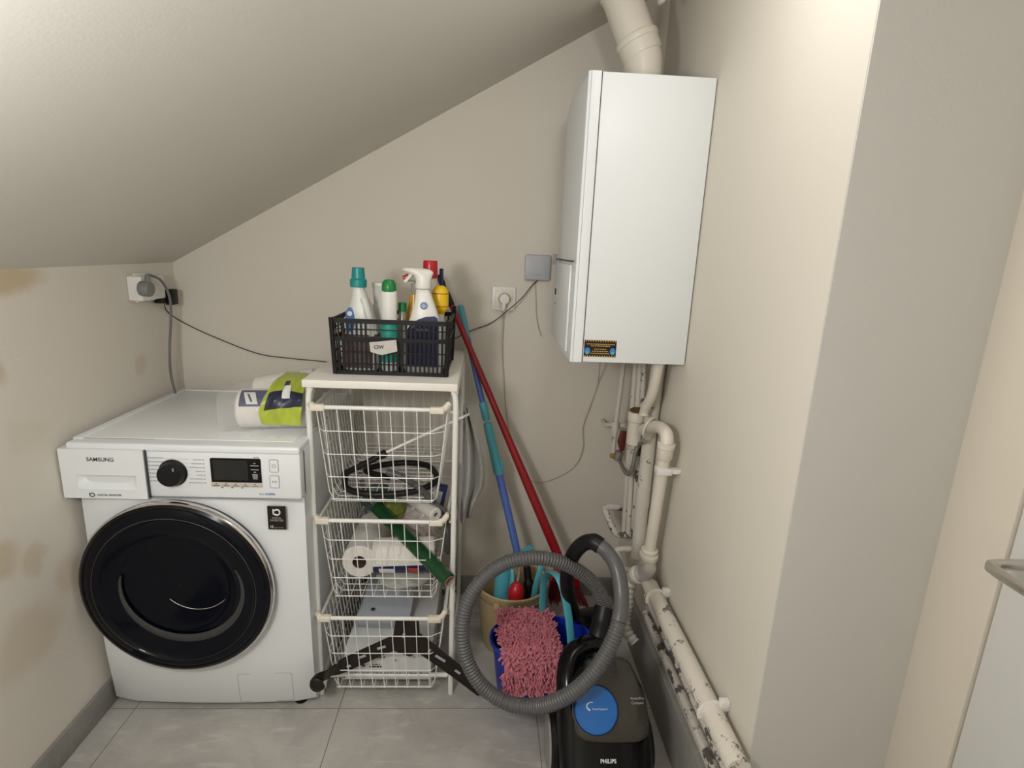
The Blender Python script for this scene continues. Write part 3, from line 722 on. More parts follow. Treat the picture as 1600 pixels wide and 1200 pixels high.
# ---- lowest basket contents
bxw = thing('white_carton', (.81, -.33, .042), 'flat white printed carton lying at the bottom of the lowest wire basket', 'carton')
MB().box((.675, -.525, .0425), (.945, -.12, .148), .003).build('carton_body', 'whitebox', bxw)
rnd = random.Random(5)
for zz, xa, xb, h_ in ((.066, .68, .94, .0035), (.094, .685, .72, .006), (.094, .728, .74, .008), (.090, .752, .79, .006), (.098, .76, .785, .003), (.124, .77, .80, .006), (.114, .83, .84, .003)):
    xx = xa; ct = MB()
    while xx < xb:
        ww = rnd.uniform(.004, .012); ct.box((xx, -.5256, zz-h_/2), (min(xx+ww, xb), -.5246, zz+h_/2)); xx += ww+.002
    ct.build('print_line', 'ink', bxw)
bxg = thing('grey_panel_box', (.79, -.28, .15), 'slim pale grey box leaning on the white carton in the lowest basket', 'box')
rotm = Euler((math.radians(24), 0, math.radians(-3))).to_matrix()
MB().box((.700, -.435, .204), (.868, -.125, .228), .004, rot=rotm).build('box_body', 'greybox', bxg)
MB().box((.730, -.385, .189), (.742, -.373, .1925), .001).build('screw_mark', 'ink', bxg)
# bracket
tvb = thing('metal_bracket', (.86, -.56, .15), 'dark brown slotted metal bracket with spread arms across the lowest basket', 'bracket')
by = -.562
def arm(pts, wds, name):
    C = cat_rom(pts, 6); n = len(C); L_, R_ = [], []
    for i, p in enumerate(C):
        t = (C[min(i+1, n-1)]-C[max(i-1, 0)]).normalized(); nn = V((-t.z, 0, t.x)).normalized(); k = i/(n-1)*(len(wds)-1); j = min(int(k), len(wds)-2); wd = wds[j]+(wds[j+1]-wds[j])*(k-j)
        L_.append(p+nn*wd/2); R_.append(p-nn*wd/2)
    b = MB()
    rings = [[l, r, r+V((0, .004, 0)), l+V((0, .004, 0))] for l, r in zip(L_, R_)]
    b.rings(rings); return b, C
aL, CL = arm([aY(u, v, y) for u, v, y in ((494, 1072, -.640), (502, 1062, -.628), (518, 1050, -.590), (538, 1040, by), (590, 1016, by), (622, 1003, by), (640, 998, by))], [.046, .047, .046, .046, .046, .05, .06], 'arm')
aL.sphere(aY(495, 1071, -.638), (.021, .006, .023), 20)
aL.build('left_arm', 'bracket', tvb)
aR, CR = arm([aY(u, v, by) for u, v in ((636, 996), (660, 1010), (690, 1032), (720, 1055), (752, 1083))], [.07, .055, .048, .045, .03], 'arm')
aR.build('right_arm', 'bracket', tvb)
hb = MB().prism([aY(u, v, by-.001) for u, v in ((618, 966), (654, 966), (656, 995), (666, 1003), (655, 1019), (640, 1026), (628, 1022), (608, 1014), (614, 1000))], (0, .005, 0))
hb.build('hub_plate', 'bracket', tvb)
for u, v, l_, a in ((596, 1012, .013, 20), (566, 1026, .011, 22), (545, 1041, .006, 25), (529, 1046, .004, 20), (631, 993, .008, 80), (671, 1017, .006, 70), (688, 1029, .018, -36), (715, 1050, .010, -38)):
    c = aY(u, v, by-.0012); t = V((math.cos(math.radians(a)), 0, math.sin(math.radians(a))))*l_
    MB().tube([c-t, c+t], [(.0012, .0042), (.0012, .0042)], 10, flat=(0, 1, 0)).build('slot', M['greybox'], tvb)

# ---- crate on the rack
CX0, CX1, CY0, CY1, CZ0, CZ1 = .664, .976, -.474, -.235, 1.0175, 1.176
cr = thing('plastic_crate', (.82, -.35, CZ0), 'black lattice plastic crate full of cleaning bottles on the rack top', 'crate')
def wallpanel(p0, p1, nv, bars, slot, name, low=0):
    """lattice between p0 and p1 (floor corners); flares outwards a little"""
    b = MB(); p0, p1 = V(p0), V(p1); d = (p1-p0); L = d.length; dx = d.normalized(); nrm = V((dx.y, -dx.x, 0)); H = CZ1-CZ0
    Z0 = CZ0
    def pt(s_, z): return p0+dx*(s_*L)+nrm*(.006*z/H)+V((0, 0, z))
    def bar(s0, z0, s1, z1, th=.003, out=0):
        q = [pt(s0, z0), pt(s1, z0), pt(s1, z1), pt(s0, z1)]
        b.prism([x+nrm*out for x in q], -nrm*th)
    for z0, z1, th in bars: bar(0, z0, 1, z1, th, .002)
    for i in range(nv+1):
        s_ = i/nv; hw = .0027/L
        top = H
        if slot and slot[0] < s_ < slot[1]: top = .100
        bar(max(0, s_-hw), 0, min(1, s_+hw), top, .003)
    return b.build(name, 'black', cr)
fb = ((0, .010, .006), (.030, .033, .004), (.064, .067, .004), (.096, .108, .006), (.128, .131, .004), (.146, .1585, .007))
wallpanel((CX0, CY0, CZ0), (CX1, CY0, CZ0), 25, fb, (.30, .60), 'front_wall')
wallpanel((CX1, CY1, CZ0), (CX0, CY1, CZ0), 25, fb, (.40, .70), 'rear_wall')
wallpanel((CX1, CY0, CZ0), (CX1, CY1, CZ0), 8, fb, None, 'right_wall')
wallpanel((CX0, CY1, CZ0), (CX0, CY0, CZ0), 8, fb, None, 'left_wall')
fl_ = MB().box((CX0+.004, CY0+.004, CZ0), (CX1-.004, CY1-.004, CZ0+.004))
for cx, cy in ((CX0, CY0), (CX1, CY0), (CX0, CY1), (CX1, CY1)):
    fl_.tube([(cx, cy, CZ0+.002), (cx+(.006 if cx == CX1 else -.006), cy+(.006 if cy == CY1 else -.006), CZ1+(.02 if cy == CY1 and cx == CX1 else .002))], .007, 10)
fl_.build('base_and_corners', 'black', cr)
tg = MB().prism([aY(u, v, CY0-.012) for u, v in ((577, 535), (619, 531), (621, 549), (596, 555), (579, 550))], (0, .001, 0)).build('paper_tag', 'tubepaper', cr)
tc0 = aY(592, 542.5, CY0-.0122)
text('tag_lettering', 'CIW', tc0, (1, 0, .03), (0, 0, 1), .014, 'ink', tg, bold=.0004)

ZB = CZ0+.004
def bottle(name, x, y, prof, material, label, cat='bottle', sx=1, sy=1, seg=28):
    t = thing(name, (x, y, ZB), label, cat)
    MB().lathe([(r, ZB+h) for r, h in prof], (x, y, 0), (0, 0, 1), seg, sx, sy).build('bottle_body', material, t)
    return t
def capm(t, x, y, prof, material, name='cap', sx=1, sy=1):
    return MB().lathe([(r, ZB+h) for r, h in prof], (x, y, 0), (0, 0, 1), 24, sx, sy).build(name, material, t)
# teal-capped softener bottle, sloping shoulders and a handle on the right
tx, ty = .716, -.405
t1 = thing('softener_bottle', (tx, ty, ZB), 'translucent white bottle with a teal cap at the left of the crate', 'bottle')
b = MB(); prof = [(.0, .664+.012, .772), (.01, .672, .778), (.09, .676, .776), (.14, .684, .768), (.18, .692, .756), (.215, .700, .742), (.235, .702, .7345), (.245, .703, .7335)]
rings = []
for h, l, r in prof:
    cx, hw = (l+r)/2, (r-l)/2; dep = .030 if h < .2 else .0175
    rings.append([V((cx+hw*math.copysign(abs(math.cos(a))**.7, math.cos(a)), ty+dep*math.copysign(abs(math.sin(a))**.7, math.sin(a)), ZB+h)) for a in [2*PI*j/28 for j in range(28)]])
b.rings(rings).build('bottle_body', 'milky', t1)
MB().tube(cat_rom([(.755, ty-.018, ZB+.10), (.752, ty-.021, ZB+.14), (.744, ty-.021, ZB+.175), (.735, ty-.014, ZB+.205)], 6), [(.011, .012)]*19, 12).build('handle_ridge', 'milky', t1)
capm(t1, .7185, ty, [(.023, .236), (.0235, .240), (.0235, .256), (.019, .261), (.017, .290), (.0155, .291), (.001, .291)], 'teal')
lbm = MB().prism([V((.699+.0135*math.cos(a), ty-.0305, ZB+.145+.036*math.sin(a))) for a in [2*PI*j/24 for j in range(24)] if math.sin(a) > -.99], (0, .002, 0))
lo = lbm.build('label', 'bluelabel', t1)
MB().prism([V((.7215+.0535*math.copysign(abs(math.cos(a))**.7, math.cos(a)), ty+.0312*math.copysign(abs(math.sin(a))**.7, math.sin(a)), ZB+.006)) for a in [2*PI*j/28 for j in range(28)]], (0, 0, .098)).build('wrap_label', M['brownlabel'], t1)
MB().lathe([(.007, 0), (.007, .0006)], (.699, ty-.0306, ZB+.163), (0, -1, 0), 16).box((.690, ty-.0312, ZB+.139), (.709, ty-.0304, ZB+.144)).build('label_mark', 'milky', lo)
# white tub with funnel-like measuring cap
t2 = bottle('white_tub', .765, -.315, [(.030, 0), (.032, .01), (.032, .15), (.024, .18), (.021, .185)], 'plastic', 'white bottle with a wide white cup cap behind the teal-capped bottle')
capm(t2, .765, -.315, [(.020, .185), (.022, .19), (.025, .235), (.0265, .237), (.0265, .245), (.024, .246), (.001, .246)], 'plastic', 'cup_cap')
# green cap slim bottle
t3 = bottle('green_capped_bottle', .807, -.42, [(.022, 0), (.0235, .006), (.0235, .12), (.0225, .17), (.0235, .21), (.0225, .228), (.016, .234)], 'plastic', 'slim white bottle with a round green cap in the middle of the crate', sx=1, sy=.8)
capm(t3, .807, -.42, [(.0195, .228), (.0205, .232), (.0195, .250), (.014, .2595), (.006, .262), (.001, .262)], 'green')
capm(t3, .807, -.42, [(.0238, .025), (.0240, .028), (.0240, .130), (.0234, .138)], 'teallabel', 'label', 1, .8)
# small green capped bottle
t4 = bottle('small_bottle', .838, -.375, [(.015, 0), (.017, .006), (.017, .12), (.012, .14), (.010, .168)], 'clearp', 'small clear bottle with a dark green cap between slim bottle and spray')
capm(t4, .838, -.375, [(.0125, .168), (.0125, .192), (.010, .194), (.001, .194)], 'green')
# amber spray bottle
t5 = bottle('amber_bottle', .866, -.325, [(.024, 0), (.027, .006), (.027, .13), (.024, .16), (.016, .19), (.013, .215)], 'amber', 'clear spray bottle half full of amber liquid with a red nozzle tip', 'bottle', 1.0, .8)
hd5 = MB().tube([(.872, -.325, ZB+.215), (.868, -.326, ZB+.25)], .013, 14)
hd5.tube(cat_rom([(.880, -.325, ZB+.255), (.865, -.326, ZB+.262), (.848, -.328, ZB+.262)], 5), .010, 12)
hd5.build('spray_head', 'clearp', t5)
MB().tube([(.852, -.330, ZB+.268), (.834, -.332, ZB+.262)], [.009, .007], 12).build('nozzle', 'red', t5)
# white trigger spray, blue wave label
t6 = thing('spray_bottle', (.905, -.43, ZB), 'white trigger spray bottle with a blue wave label at the right front of the crate', 'bottle')
sx6 = .905
b = MB(); rings = []
for h, l, r in [(0, .856, .958), (.008, .852, .962), (.10, .853, .962), (.135, .858, .958), (.16, .869, .951), (.20, .880, .937), (.225, .884, .928), (.238, .886, .921), (.243, .888, .919)]:
    cx, hw = (l+r)/2, (r-l)/2; dep = min(.027, hw*.75)
    rings.append([V((cx+hw*math.copysign(abs(math.cos(a))**.7, math.cos(a)), -.43+dep*math.copysign(abs(math.sin(a))**.7, math.sin(a)), ZB+h)) for a in [2*PI*j/28 for j in range(28)]])
b.rings(rings).build('bottle_body', 'plastic', t6)
sh = MB(); rings = []
for z_, l, r, dp_ in [(.241, .883, .925, .018), (.246, .882, .926, .019), (.262, .884, .926, .018), (.276, .878, .930, .017), (.284, .860, .934, .015), (.288, .848, .932, .014), (.2935, .845, .925, .012), (.2965, .852, .905, .008)]:
    cx, hw = (l+r)/2, (r-l)/2
    rings.append([V((cx+hw*math.cos(a), -.43+dp_*math.sin(a), ZB+z_)) for a in [2*PI*j/24 for j in range(24)]])
sh.rings(rings).build('spray_head', 'plastic', t6)
MB().tube(cat_rom([(.872, -.43, ZB+.280), (.864, -.431, ZB+.270), (.857, -.432, ZB+.262), (.852, -.433, ZB+.258)], 4), [(.004, .006)]*13, 8).build('trigger', 'plastic', t6)
MB().lathe([(.0175, .0), (.0175, .003)], (.9035, -.43, ZB+.2385), (0, 0, 1), 24).build('neck_ring', 'greyink', t6)
dep6 = -.43-.0275
wv = [(.8585, .118), (.872, .140), (.892, .155), (.915, .164), (.940, .166), (.948, .160), (.951, .13), (.952, .02), (.859, .02)]
lw = MB().prism([(x, dep6-.0005, ZB+z) for x, z in wv], (0, .004, 0)).build('wave_label', 'navy', t6)
MB().tube(cat_rom([(.872, dep6-.0006, ZB+.128), (.892, dep6-.0006, ZB+.143), (.915, dep6-.0006, ZB+.150), (.94, dep6-.0006, ZB+.150)], 5), [(.0005, .0022)]*16, 8, flat=(0, 1, 0)).box((.884, dep6-.0012, ZB+.125), (.925, dep6-.0004, ZB+.129)).build('label_lettering', 'lilac', lw)
rn = MB().lathe([(.0105, 0), (.0105, .0012)], (.9095, dep6+.0045, ZB+.194), V((0, -1, .12)), 24).build('emblem', 'bluelabel', t6)
MB().box((.9035, dep6+.0026, ZB+.1925), (.9155, dep6+.0034, ZB+.1955)).box((.908, dep6+.0026, ZB+.188), (.911, dep6+.0034, ZB+.200)).build('emblem_cross', 'whiteink', rn)
# red capped / yellow toilet cleaner
t7 = bottle('red_capped_bottle', .914, -.325, [(.026, 0), (.028, .005), (.028, .16), (.022, .20), (.018, .235), (.018, .265)], 'plastic', 'tall white bottle with a big red screw cap at the back of the crate')
capm(t7, .914, -.325, [(.0215, .265), (.0225, .268), (.0215, .312), (.020, .3165), (.001, .317)], 'red')
t8 = bottle('yellow_bottle', .948, -.365, [(.022, 0), (.024, .005), (.024, .10), (.020, .13), (.0135, .15), (.012, .168)], 'milky', 'white bottle with a big rounded yellow cap beside the spray bottle')
capm(t8, .948, -.365, [(.012, .162), (.018, .172), (.0235, .180), (.0245, .19), (.0245, .220), (.023, .232), (.018, .241), (.010, .246), (.001, .247)], 'yellow')
yb = MB()
for h in (.187, .224): yb.lathe([(.0247, ZB+h-.0012), (.0252, ZB+h), (.0247, ZB+h+.0012)], (.948, -.365, 0), seg=28)
yb.build('red_bands', 'redink', t8)
tag(MB().box((.938, -.288, ZB), (.950, -.278, ZB+.293), .003).build('blue_stick', 'navy', org=(.96, -.283, ZB)), 'flat dark blue handle standing behind the red-capped bottle in the crate', 'handle')
# low dark and cream bottles seen through the lattice
t9 = bottle('brown_bottle', .700, -.345, [(.024, 0), (.026, .004), (.026, .085), (.014, .105), (.012, .115)], 'brown', 'brown bottle low in the left of the crate behind the lattice')
capm(t9, .700, -.345, [(.014, .113), (.014, .13), (.001, .131)], 'black')
t10 = bottle('cream_bottle', .768, -.373, [(.016, 0), (.0175, .004), (.0175, .07), (.010, .085), (.009, .09)], 'cream', 'small cream bottle low in the crate behind the paper tag')
capm(t10, .768, -.373, [(.0115, .088), (.0115, .105), (.001, .106)], 'cream')
t11 = bottle('blue_bottle', .913, -.278, [(.020, 0), (.022, .004), (.022, .09), (.012, .11)], 'bluelabel', 'blue bottle low at the right rear of the crate')
capm(t11, .913, -.278, [(.0135, .108), (.0135, .125), (.001, .126)], 'whiteink')

# ---- kitchen rolls on the washing machine
kr = thing('kitchen_roll_pack', (.47, -.42, .852), 'pack of white kitchen rolls in clear film on the washing machine', 'kitchen roll pack')
ZR = .852+.057
MB().lathe([(.02, 0), (.050, 0), (.056, .006), (.056, .20), (.05, .206), (.02, .206)], (.393, -.475, ZR), V((1, .12, 0)), 40).build('near_roll', 'paper', kr)
MB().lathe([(.02, 0), (.050, 0), (.056, .006), (.056, .175), (.05, .181), (.02, .181)], (.392, -.345, ZR+.004), V((1, .12, .17)), 40).build('far_roll', 'paper', kr)
axr = V((1, .12, 0)).normalized(); up_ = V((0, 0, 1)); fr_ = axr.cross(up_)
def onroll(c, s_, a, r=.0566): return V(c)+axr*s_+fr_*(r*math.cos(a))+up_*(r*math.sin(a))
C0 = (.393, -.475, ZR)
pn = MB().grid(lambda u, v: onroll(C0, .012+.105*u-.03*v*0, math.radians(20+58*v), .0568), 8, 10).build('navy_label', 'navy', kr)
MB().grid(lambda u, v: onroll(C0, .020+.030*u+.012*(1-v), math.radians(26+40*v), .0574), 5, 8).build('white_patch', 'whiteink', pn)
MB().grid(lambda u, v: onroll(C0, .030+.006*u+.012*(1-v), math.radians(33+26*v), .0580), 2, 6).build('patch_print', 'ink', pn)
MB().grid(lambda u, v: onroll(C0, .068+.034*u+.014*v, math.radians(22+52*v), .0574), 5, 8).build('lilac_stripes', 'lilac', pn)
# lime bag over the rolls
lL = [aY(u, v, y) for u, v, y in ((409, 663, -.537), (405, 646, -.541), (411, 624, -.535), (421, 605, -.505), (435, 590, -.450), (450, 581, -.38))]
lR = [aY(u, v, y) for u, v, y in ((470, 665, -.535), (471, 644, -.540), (472, 626, -.533), (475, 608, -.500), (478, 592, -.445), (481, 583, -.38))]
lLc, lRc = cat_rom(lL, 6), cat_rom(lR, 6)
def limefn(u, v, lift=0):
    k = v*(len(lLc)-1); i = min(int(k), len(lLc)-2); t = k-i
    p = lLc[i].lerp(lLc[i+1], t).lerp(lRc[i].lerp(lRc[i+1], t), u)
    w_ = .003*math.sin(13*u+9*v)+.002*math.sin(23*u-17*v)
    p = p+V((0, -.9, .45))*(w_+.004*math.sin(PI*u)+lift)
    return V((min(p.x, .592), p.y, p.z))
lm = thing('printed_packet', (.53, -.42, .852), 'lime green film packet with dark print lying over the kitchen rolls', 'packet')
MB().grid(limefn, 18, 30, .0015).build('lime_film', 'lime', lm)
M['printdark'] = mat('dark_navy_print', (.02, .022, .05), .35, var=.6, vscale=40)
nv_ = MB().grid(lambda u, v: limefn(.10+.90*u, .24+(.16*u+.08)*v*0+.05*math.sin(PI*u)*0+(.30-.10*abs(u-.35))*v+.05*u, .0022), 12, 10, .001).build('dark_print', 'printdark', lm)
MB().grid(lambda u, v: limefn(.42+.22*u+.06*(1-v), .42+.22*v, .0036), 5, 6, .0008).build('white_patch', 'whiteink', nv_)
MB().grid(lambda u, v: limefn(.40+.16*u, .64+.09*v, .003), 4, 4, .0008).build('navy_tab', 'navy', lm)
# clear film around
def filmfn(u, v):
    a = math.radians(-95+220*v); s_ = -.045+.30*u
    r_ = .0635+.010*math.sin(7*u+3*v)*math.sin(11*v)+.008*abs(math.sin(17*u+6*v))
    p = onroll((.393, -.47, ZR+.004), s_, a, r_)
    if u < .15: p = p+V((0, .0, -.02*(1-u/.15)*max(0, math.sin(a))))
    return V((min(p.x, .590), p.y, max(p.z, .853)))
MB().grid(filmfn, 40, 36).build('clear_film', 'film', kr)
def skirtfn(u, v):
    return V((.372+.215*u, -.520-.045*v+.006*math.sin(23*u), .853+.012*(1-v)+.006*abs(math.sin(19*u+5*v))))
MB().grid(skirtfn, 30, 8).build('loose_film', 'film', kr)

# ---- cloth on the right side of the rack
cl = MB()
def clothfn(u, v):
    top = V((1.018+.030*u, -.30+.04*math.sin(5*u), .885-.01*u)); 
    z = .885-.40*v
    spread = .022+.085*min(1, v*1.25)*(1-.45*max(0, v-.72)/.28)
    x = 1.0175+spread*u*(.55+.45*math.sin(PI*min(v+.15, 1)))+.002
    if u > .7: z += .10*max(0, v-.75)*(u-.7)/.3*4*.4
    y = -.30+.022*math.sin(u*11+2*v)+.05*(u-.5)*v
    return V((x, y, z))
cl.grid(clothfn, 26, 34, .003)
tag(cl.build('grey_cloth', 'cloth', org=(1.04, -.3, .7)), 'crumpled grey cloth hanging down the right side of the basket rack', 'cloth')

# ================================================================== BUCKETS AND MOPS
BB = V((1.205, -.275, 0))
bk = thing('beige_bucket', BB, 'round beige bucket on the floor holding the mop and brushes', 'bucket')
def shell(b, prof, c, sx=1, sy=1, seg=48):
    b.lathe(prof, c, (0, 0, 1), seg, sx, sy); return b
shell(MB(), [(.001, 0), (.098, 0), (.100, .004), (.124, .232), (.130, .234), (.131, .242), (.128, .245), (.122, .242), (.096, .006), (.001, .006)], BB).build('bucket_body', 'beige', bk)
fs = aY(776, 946, BB.y-.118)
MB().box((fs.x-.010, BB.y-.123, .195), (fs.x+.010, BB.y-.105, .225), .003).build('handle_lug', 'beige', bk)
MB().tube([BB+V((.129*math.cos(a), .129*math.sin(a)-.0, .212+.0*a)) for a in [math.radians(x) for x in range(185, 356, 8)]], .0025, 8).build('wire_handle', 'greymetal', bk)

B2 = V((1.287, -.527, 0))
bb = thing('blue_bucket', B2, 'dark blue oval bucket with a cyan handle on the floor before the beige bucket', 'bucket')
prof = [(.001, 0), (.128, 0), (.131, .004), (.152, .186), (.160, .190), (.163, .198), (.161, .206), (.154, .203), (.128, .006), (.001, .006)]
shell(MB(), prof, B2, 1, .70, 56).build('bucket_body', 'bluebucket', bb)
ha, hb_ = aZ(892, 1015, .185), V((1.305, -.425, .19))
hpath = cat_rom([V((1.368, -.607, .16)), V((1.371, -.602, .215)), aY(888, 960, -.575), aY(876, 908, -.54), aY(859, 893, -.49), aY(851, 905, -.465), aY(848, 940, -.445), V((1.302, -.433, .16))], 8)
MB().tube(hpath, [(.0125, .0035)]*len(hpath), 10, flat=(1, .35, 0)).build('bucket_handle', 'cyan', bb)

# pink pad over the rim
pdm = thing('mop_pad', (1.235, -.6, .22), 'pink chenille mop pad draped over the rim of the blue bucket', 'mop pad')
def padpt(u, v):   # u across, v along
    if v < .62:
        k = v/.62; y = -.435-.215*k; z = .233-.012*math.sin(PI*k)+.006*k
        y_, z_ = y, z
    else:
        k = (v-.62)/.38; a = min(1, k*2.2)*PI/2*.97
        y_ = -.65-.020*math.sin(a)-.008*k; z_ = .239-.020*(1-math.cos(a))-max(0, k-.35)*.135
    x = 1.150+.172*u+.022*v
    return V((x, y_, z_))
def padn(u, v):
    a = padpt(u+.01, v)-padpt(u-.01, v); b_ = padpt(u, min(1, v+.01))-padpt(u, max(0, v-.01))
    return b_.cross(a).normalized()*(-1 if b_.cross(a).normalized().dot(V((0, -.5, .9))) < 0 else 1)
MB().grid(lambda u, v: padpt(u, v), 10, 24, .006).build('pad_backing', 'pink', pdm)
st_ = MB(); rnd = random.Random(4)
for i in range(1500):
    u, v = rnd.random(), rnd.random()
    p = padpt(u, v); n = padn(u, v)
    if u < .05 or u > .95: n = (n+V((-.9 if u < .05 else .9, 0, 0))).normalized()
    d = (n+V((rnd.uniform(-.8, .8), rnd.uniform(-.8, .8), rnd.uniform(-.9, .4)))).normalized()
    L = rnd.uniform(.011, .020); r = rnd.uniform(.0022, .0032)
    mid = p+n*.004+d*L*.5+V((0, 0, .001)); end = p+n*.003+d*L+V((0, 0, -.002))
    st_.tube([p, mid, end], [r, r*1.1, r*.55], 5)
tag(st_.build('chenille_strands', 'pink', pdm), kind='stuff')

# red broom (leans on the back wall, head behind the blue bucket)
ra, rb = aY(689, 438, -.045), aY(872, 868, -.20)
dirr = (rb-ra).normalized()
br = thing('red_broom', rb, 'dark red broom with a black hanging grip leaning on the back wall', 'broom')
gtop = aY(683, 424, -.028)
g0 = ra+dirr*.035
MB().tube([ra+dirr*.02, g0+dirr*.02, g0+dirr*.06], [.0085, .0115, .012], 14).build('grip', 'black', br)
sd = dirr.cross(V((0, 1, .25))).normalized()
MB().tube([ra+dirr*(.004+.022*math.cos(a))+sd*(.0075*math.sin(a)) for a in [2*PI*j/20 for j in range(20)]], .0042, 8, closed=True).build('hanging_loop', 'black', br)
MB().tube([g0+dirr*.055, ra.lerp(rb, .45), ra.lerp(rb, .75), rb-dirr*.05, rb], [.0105, .0120, .0170, .0178, .0170], 16).build('handle', 'darkred', br)
he = rb+dirr*.03
MB().lathe([(.013, -.03), (.013, .03), (.008, .035)], he, dirr, 16).build('socket', 'plastic', br)
hcx = he+dirr*.03
# head hangs below the handle end
MB().prism([hcx+V((-.035, -.018, 0)), hcx+V((.055, -.018, -.03)), hcx+V((.062, -.018, -.06)), hcx+V((-.05, -.018, -.035))], (0, .036, 0)).build('head_block', 'darkred', br)
bs = MB(); rnd = random.Random(9)
for i in range(160):
    u = rnd.random(); p = hcx+V((-.045+.10*u, rnd.uniform(-.016, .016), -.036-.022*u)); q = p+V((.02+.05*(u-.5), rnd.uniform(-.02, .02), -.085+rnd.uniform(-.01, .01)))
    bs.tube([p, q], [.0025, .0018], 5)
tag(bs.build('bristles', 'bristle', br), kind='stuff')

# blue mop
ma, mb_ = aY(719, 478, -.030), aY(808, 862, -.20)
dm = (mb_-ma).normalized(); Lm = (mb_-ma).length
mp = thing('blue_mop', mb_, 'blue and teal telescopic mop handle standing in the beige bucket', 'mop')
def mpt(k): return ma+dm*(Lm*k)
def kv(v):  # fraction along the pole for a pixel row
    best = 0
    return (v-478)/(862-478)
MB().tube([mpt(-.003), mpt(.012), mpt(kv(505)), mpt(kv(528)), mpt(kv(532))], [.009, .0125, .0125, .0105, .009], 14).build('grip', 'tealgrip', mp)
MB().tube([mpt(kv(525)), mpt(kv(632))], .0105, 14).build('upper_pole', 'bluepole', mp)
MB().tube([mpt(kv(626)), mpt(kv(629)), mpt(kv(652)), mpt(kv(655))], [.012, .0150, .0145, .0115], 14).build('twist_lock', 'cyan', mp)
MB().tube([mpt(kv(658)), mpt(kv(661)), mpt(kv(700)), mpt(kv(735)), mpt(kv(739))], [.0135, .0160, .0168, .0190, .016], 14).build('lever_sleeve', 'cyan', mp)
lv = mpt(kv(722)); MB().tube([lv+V((.012, -.008, .02)), lv+V((.022, -.012, -.004)), lv+V((.020, -.010, -.022))], [.003, .0055, .004], 8).build('clip_lever', 'cyan', mp)
MB().tube([mpt(kv(735)), mpt(1.02)], .0140, 14).build('lower_pole', 'bluepole', mp)
MB().tube([mpt(1.0), aY(811, 893, -.275), aY(808, 915, -.305)], [.007, .006, .006], 12).build('steel_shaft', 'greymetal', mp)
j0 = mpt(.995)
MB().prism([j0+V((-.006, -.014, -.012)), j0+V((.050, -.016, .030)), j0+V((.058, -.016, .020)), j0+V((.012, -.014, -.026))], (0, .012, 0)).build('joint_tab', 'cyan', mp)
wd = aY(806, 931, -.315)
MB().lathe([(.016, -.10), (.027, -.06), (.029, .0), (.027, .022), (.020, .040), (.010, .050)], wd, V((0, .12, 1)), 20).build('wringer_head', 'red', mp)
# cyan hand brush in the beige bucket
hbx = thing('cyan_hand_brush', (1.15, -.29, .05), 'cyan scoop-shaped hand brush standing at the left inside the beige bucket', 'brush')
def hbfn(u, v):
    a = math.radians(-60+120*u)
    return V((1.152+.028*math.sin(a)+.020*v, -.305+.026*math.cos(a)*-1+.03*v, .02+.270*v))
MB().grid(hbfn, 12, 14, .005).build('scoop', 'cyan', hbx)
MB().tube(cat_rom([(1.178, -.325, .02), (1.192, -.315, .15), (1.203, -.295, .25), (1.198, -.275, .292)], 6), [(.006, .010)]*19, 10).build('edge_rib', 'cyan', hbx)
tag(MB().tube(cat_rom([(1.258, -.285, .012), aY(828, 935, -.275), aY(826, 910, -.265), aY(823, 885, -.25)], 6), [.022]*7+[.020]*6+[.014]*6, 12).build('black_brush_handle', 'black', org=(1.258, -.285, .012)), 'black brush handle standing beside the red wringer in the beige bucket', 'brush')
cs = cat_rom([V((1.268, -.345, .02)), V((1.275, -.335, .15)), V((1.283, -.325, .24)), V((1.297, -.315, .30)), V((1.304, -.31, .318))], 6)
tag(MB().tube(cs, [(.004, .010)]*len(cs), 10, flat=(0, 1, 0)).build('cyan_mop_frame', 'cyan', org=(1.27, -.34, .02)), 'cyan strap-like mop frame sticking up at the right of the beige bucket', 'mop frame')

# ================================================================== VACUUM CLEANER
vcx = 1.425
vc = thing('vacuum_cleaner', (vcx, -.82, 0), 'black bagless vacuum cleaner with a blue round cap and a coiled grey hose', 'vacuum cleaner')
def sup(cx, y, zb, zt, hw, n=3.0, seg=36):
    zc_, hh = (zb+zt)/2, (zt-zb)/2
    return [V((cx+hw*math.copysign(abs(math.cos(a))**(2/n), math.cos(a)), y, zc_+hh*math.copysign(abs(math.sin(a))**(2/n), math.sin(a)))) for a in [2*PI*j/seg for j in range(seg)]]
secs = [(-.665, .06, .200, .055), (-.672, .045, .240, .080), (-.70, .03, .282, .102), (-.74, .022, .300, .115), (-.79, .020, .296, .122), (-.83, .020, .252, .124), (-.87, .020, .204, .122), (-.91, .020, .156, .116), (-.945, .022, .118, .108), (-.975, .026, .088, .094), (-.99, .034, .070, .075)]
MB().rings([sup(vcx, *s_[0:1], s_[1], s_[2], s_[3]) for s_ in secs]).build('body', 'gloss', vc, angle=60)
